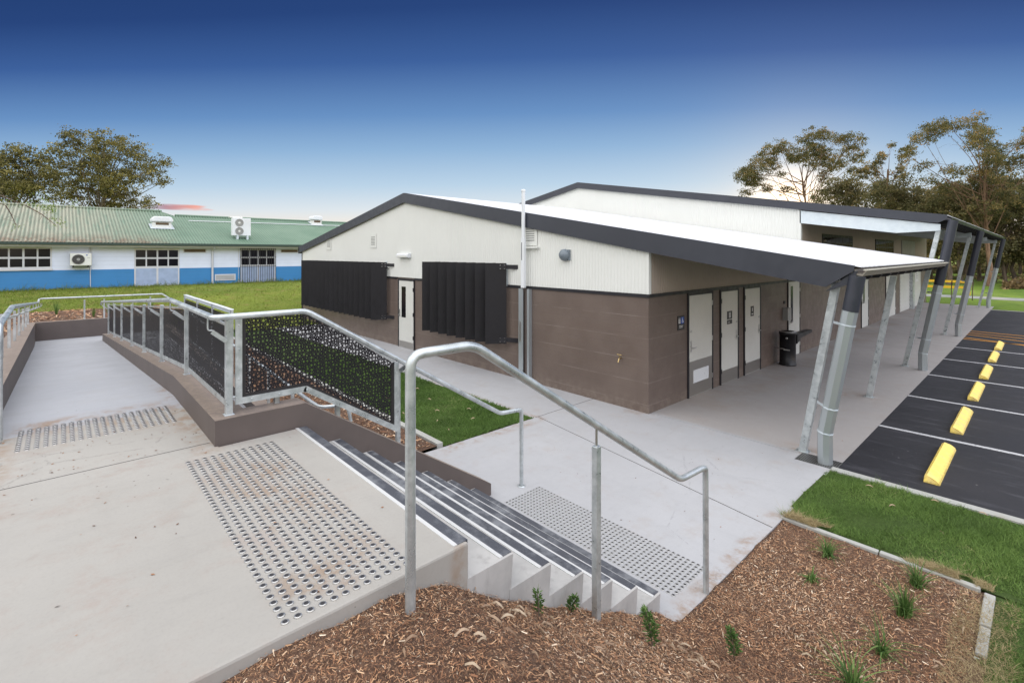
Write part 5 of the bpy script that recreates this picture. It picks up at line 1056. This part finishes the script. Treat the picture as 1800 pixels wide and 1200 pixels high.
RE = [(-.1,8.9,1),(-1.5,8.7,.9),(-.6,9.5,.8),(.6,9.6,.8),(1.6,8.7,.9),(2.3,8,.9),(-1.8,7.9,.9),(.2,7.9,1.2),(3,7.5,.9),(1.3,7.7,1),(0,6.5,1.2),(2,6.5,1.1)]
RF = [(-1.2,7.6,1),(.1,8,.9),(-.7,6.7,1.1),(1.2,8,1),(.9,6.9,1.1),(2,7.4,1),(-1.7,6.9,.8),(-.5,5.5,1.1),(1.2,5.4,1.1)]
L2 = [(-3.9,14.1,1),(-2.5,15.1,1),(-1.1,15.5,1),(1.2,15.3,1.3),(3.1,14.7,1.3),(4.4,13.9,1.2),(5.8,13,1),(7,11.8,.9),(7.8,10.7,.6),(-.2,13.7,1.9),(-2,12.8,1.6),(2.1,12.8,1.9),(4.2,11.8,1.4),(.3,10.9,2.1),(-2.5,10.4,1.9),(3.1,10.4,1.7),(5.1,10.2,.9),(6.8,7.8,.4),(2.1,8.4,1.9),(-1.3,8.4,1.9),(-3.9,9.1,1.4),(4.4,8.1,.9),(-4.1,12.1,.8),(6.3,10.4,.5)]
L1 = [(-.2,12.5,1.2),(1.5,12.5,1),(2.9,11.6,.8),(-.8,10.8,1.7),(1.3,10.8,1.7),(3.2,10.2,1),(0,8.9,1.9),(2.3,8.9,1.7),(4.2,8.7,1),(4,10.5,.6),(-2.5,11.9,1.9),(-2.5,9.4,1.9)]
def onr(px, d): return (FW*d+RT*((px-900)*d/863.0))
def P0(px, d, z=0): v = onr(px, d); return (v.x, v.y, z)
tree('gum_tree', 'broad domed gum tree in front of the setting sun', P0(1415, 58, .1), RA, m_leafR, m_barkR, .24, 30000, .155, .5, .6, seed=3, tufts=14)
tree('gum_tree', 'thin nearly bare gum tree between the two tall ones', P0(1566, 52, .1), RB, m_leafR, m_barkR, .22, 3600, .17, .6, .5, seed=4, bare=9, tufts=8)
tree('gum_tree', 'tallest open gum tree at the right edge', P0(1739, 42, 0), RC+[(-1.6,8.2,.6),(.2,8,.7),(1.2,7.3,.7),(-2.6,7.2,.6),(2.6,7.6,.8),(-.8,6.6,.7),(3.2,8.8,.8),(-.2,10.1,.7),(-2.8,10.2,.5),(-1.4,11.9,.5),(.6,12.8,.6),(2,6.2,.8),(-3.4,11,.4),(1,10.1,.7)], m_leafR, m_barkR, .20, 34000, .125, .5, .6, seed=5, tufts=12)
tree('bushy_tree', 'small dark bushy tree right of the domed gum', P0(1476, 50, .1), RD, m_leafD, m_barkD, .2, 8500, .17, .4, .8, seed=6)
tree('bushy_tree', 'round dark bushy tree under the nearly bare gum', P0(1561, 47, .1), RE, m_leafD, m_barkD, .2, 10000, .17, .4, .8, seed=7)
tree('bushy_tree', 'low dark bushy tree left of the tallest gum', P0(1668, 44, .1), RF, m_leafD, m_barkD, .2, 8500, .17, .4, .8, seed=8)
tree('gum_tree', 'large rounded gum tree behind the green roof', P0(175, 58, .9), L2, m_leafL, m_barkL, .36, 29000, .20, .45, .8, seed=9, tufts=13)
tree('gum_tree', 'bushy gum tree at the left edge behind the green roof', P0(20, 52, .9), L1, m_leafL, m_barkL, .32, 21000, .19, .45, .8, seed=10, tufts=13)
# woodland behind the far lawn: a few models copied
def wood(seed, h):
    rs = random.Random(seed); cl_ = []
    for _ in range(15): w_ = rs.uniform(.28, 1)*h; cl_.append((rs.uniform(-1.9, 1.9)*(1.1-.5*w_/h), w_, rs.uniform(.8, 1.3)))
    return cl_
wl = 'slender dark tree in the woodland beyond the far lawn'; wg = 'woodland trees beyond the lawn'
protos = [tree('woodland_tree', wl, (0, 0, 0), wood(20+k, (9.2, 7.8, 10.0)[k]), m_leafD, m_barkD, (.17, .2, .15)[k], 5600, .20, .5, .8, group=wg, seed=30+k, tufts=10) for k in range(3)]
spots = []
rs = random.Random(5)
for px in range(1500, 2300, 27): spots.append((px+rs.uniform(-10, 10), rs.choice([51, 55, 60, 66])+rs.uniform(-2, 2)))
for px in (1690, 1722, 1748, 1768, 1785, 1806, 1835, 1870, 1910): spots.append((px, rs.uniform(43, 49)))
for px in range(1600, 2400, 60): spots.append((px+rs.uniform(-10, 10), rs.uniform(72, 82)))
for y in range(-34, 48, 6): spots.append((None, (rs.uniform(36, 44), y+rs.uniform(-1.5, 1.5))))  # unseen row of trees added to shade the low eastern light
for i, (px, d) in enumerate(spots):
    k = i % 3; src = protos[k]
    if i < 3: o = src
    else:
        o = src.copy(); COL.objects.link(o)
        for ch in list(src.children): c = ch.copy(); COL.objects.link(c); c.parent = o
    o.location = P0(px, d, .12) if px is not None else (*d, 0); o.rotation_euler = (0, 0, rs.uniform(0, 6.28)); s_ = rs.uniform(.85, 1.12)*(1.0 if px is None else 1.0 if d < 60 else 1.15); o.scale = (s_, s_, s_)
    if px is None: tag(o, 'unseen dark tree of the row added past the car park to shade low light', group='trees added to shade the low light')
# undergrowth along the woodland edge
def scrub(name, n, pxr, dr, hmax, mat, ls):
    px = RNG.uniform(*pxr, n); d = RNG.uniform(*dr, n); lat = (px-900)*d/863; z = RNG.beta(1, 2.2, n)*hmax*(.6+.4*np.sin(px*.05)*np.cos(px*.021))
    c = np.stack([FW.x*d+RT.x*lat, FW.y*d+RT.y*lat, z+.1], -1); dd = RNG.normal(0, 1, (n, 3)); dd /= np.linalg.norm(dd, axis=1)[:, None]; s_ = np.cross(dd, RNG.normal(0, 1, (n, 3))); s_ /= np.linalg.norm(s_, axis=1)[:, None]
    L_ = RNG.uniform(.6, 1.4, n)[:, None]*ls; V = np.stack([c, c+dd*L_*.5-s_*L_*.3, c+dd*L_, c+dd*L_*.5+s_*L_*.3], 1).reshape(-1, 3); tag(npmesh(name, V, 4, mat, tone=RNG.uniform(0, 1, n)), kind='stuff')
scrub('undergrowth', 26000, (1480, 2500), (64, 72), 4.5, m_leafD, .4)
scrub('undergrowth', 9000, (1620, 2400), (50, 56), .8, m_leafD, .25)
scrub('dry_grass', 5000, (1765, 2000), (39, 42), .75, foliage('dry_tussock', [(0, (.10, .07, .03)), (1, (.28, .19, .09))]), .3)
# tree just outside the left edge whose twigs hang in front of the roof
tb = thing('overhanging_tree', 'thin green-leaved branches hanging in front of the left end of the green roof', 'tree', P0(-420, 16, 1.0)); mb = MB(); root = Vector(P0(-420, 16, 1.0))
mb.tube([root, root+Vector((0, 0, 2.5)), root+Vector((.3, .3, 6))], [.2, .16, .08], 8)
V = []; T = []
ctr = onr(60, 19)
for (ax, az_, bx_, bz_) in ((-60, 5.3, 10, 4.75), (10, 4.75, 28, 4.0), (-60, 5.6, 48, 4.72), (48, 4.72, 98, 4.0)):
    p = onr(ax, 19); q = onr(bx_, 19); p.z = az_-.0; q.z = bz_; m_ = p.lerp(q, .5)+Vector((0, 0, .06)); mb.tube([p, m_, q], [.025, .018, .010], 5, cap=False)
    for k in range(5):
        a0 = p.lerp(q, random.uniform(.2, 1)); d = Vector((random.uniform(-1, 1), random.uniform(-1, 1), random.uniform(-.8, .4))).normalized()*random.uniform(.2, .5); mb.tube([a0, a0+d*.5+Vector((0, 0, -.03)), a0+d], [.007, .004, .002], 4, cap=False)
pa = onr(-60, 19); pa.z = 5.3; pb = onr(-60, 19); pb.z = 5.6; mb.tube([root+Vector((.3, .3, 6)), pb, pb], [.08, .03, .025], 6, cap=False); mb.tube([root+Vector((.2, .2, 4.6)), pa, pa], [.07, .03, .025], 6, cap=False)
for (px, z_, n_, s_) in ((88, 4.62, 70, .14), (50, 4.82, 35, .12), (84, 4.75, 45, .14), (93, 4.25, 22, .1), (12, 4.95, 30, .16), (105, 4.05, 25, .12), (128, 4.85, 25, .12), (28, 3.95, 18, .1), (75, 5.0, 30, .2)):
    c = onr(px, 19); c.z = z_
    for _ in range(n_):
        p = c+Vector((random.gauss(0, s_), random.gauss(0, s_), random.gauss(0, s_*.7))); d = Vector((random.gauss(0, 1), random.gauss(0, 1), random.gauss(-.4, .7))).normalized(); s2 = d.orthogonal().normalized()*.016; L_ = random.uniform(.06, .11)
        V += [tuple(p), tuple(p+d*L_*.5-s2), tuple(p+d*L_), tuple(p+d*L_*.5+s2)]; T.append(random.random())
mb.build('trunk', m_barkD, tb); npmesh('crown', V, 4, foliage('bright_twig_leaves', [(0, (.07, .13, .015)), (1, (.22, .34, .04))], .4), tb, tone=T)
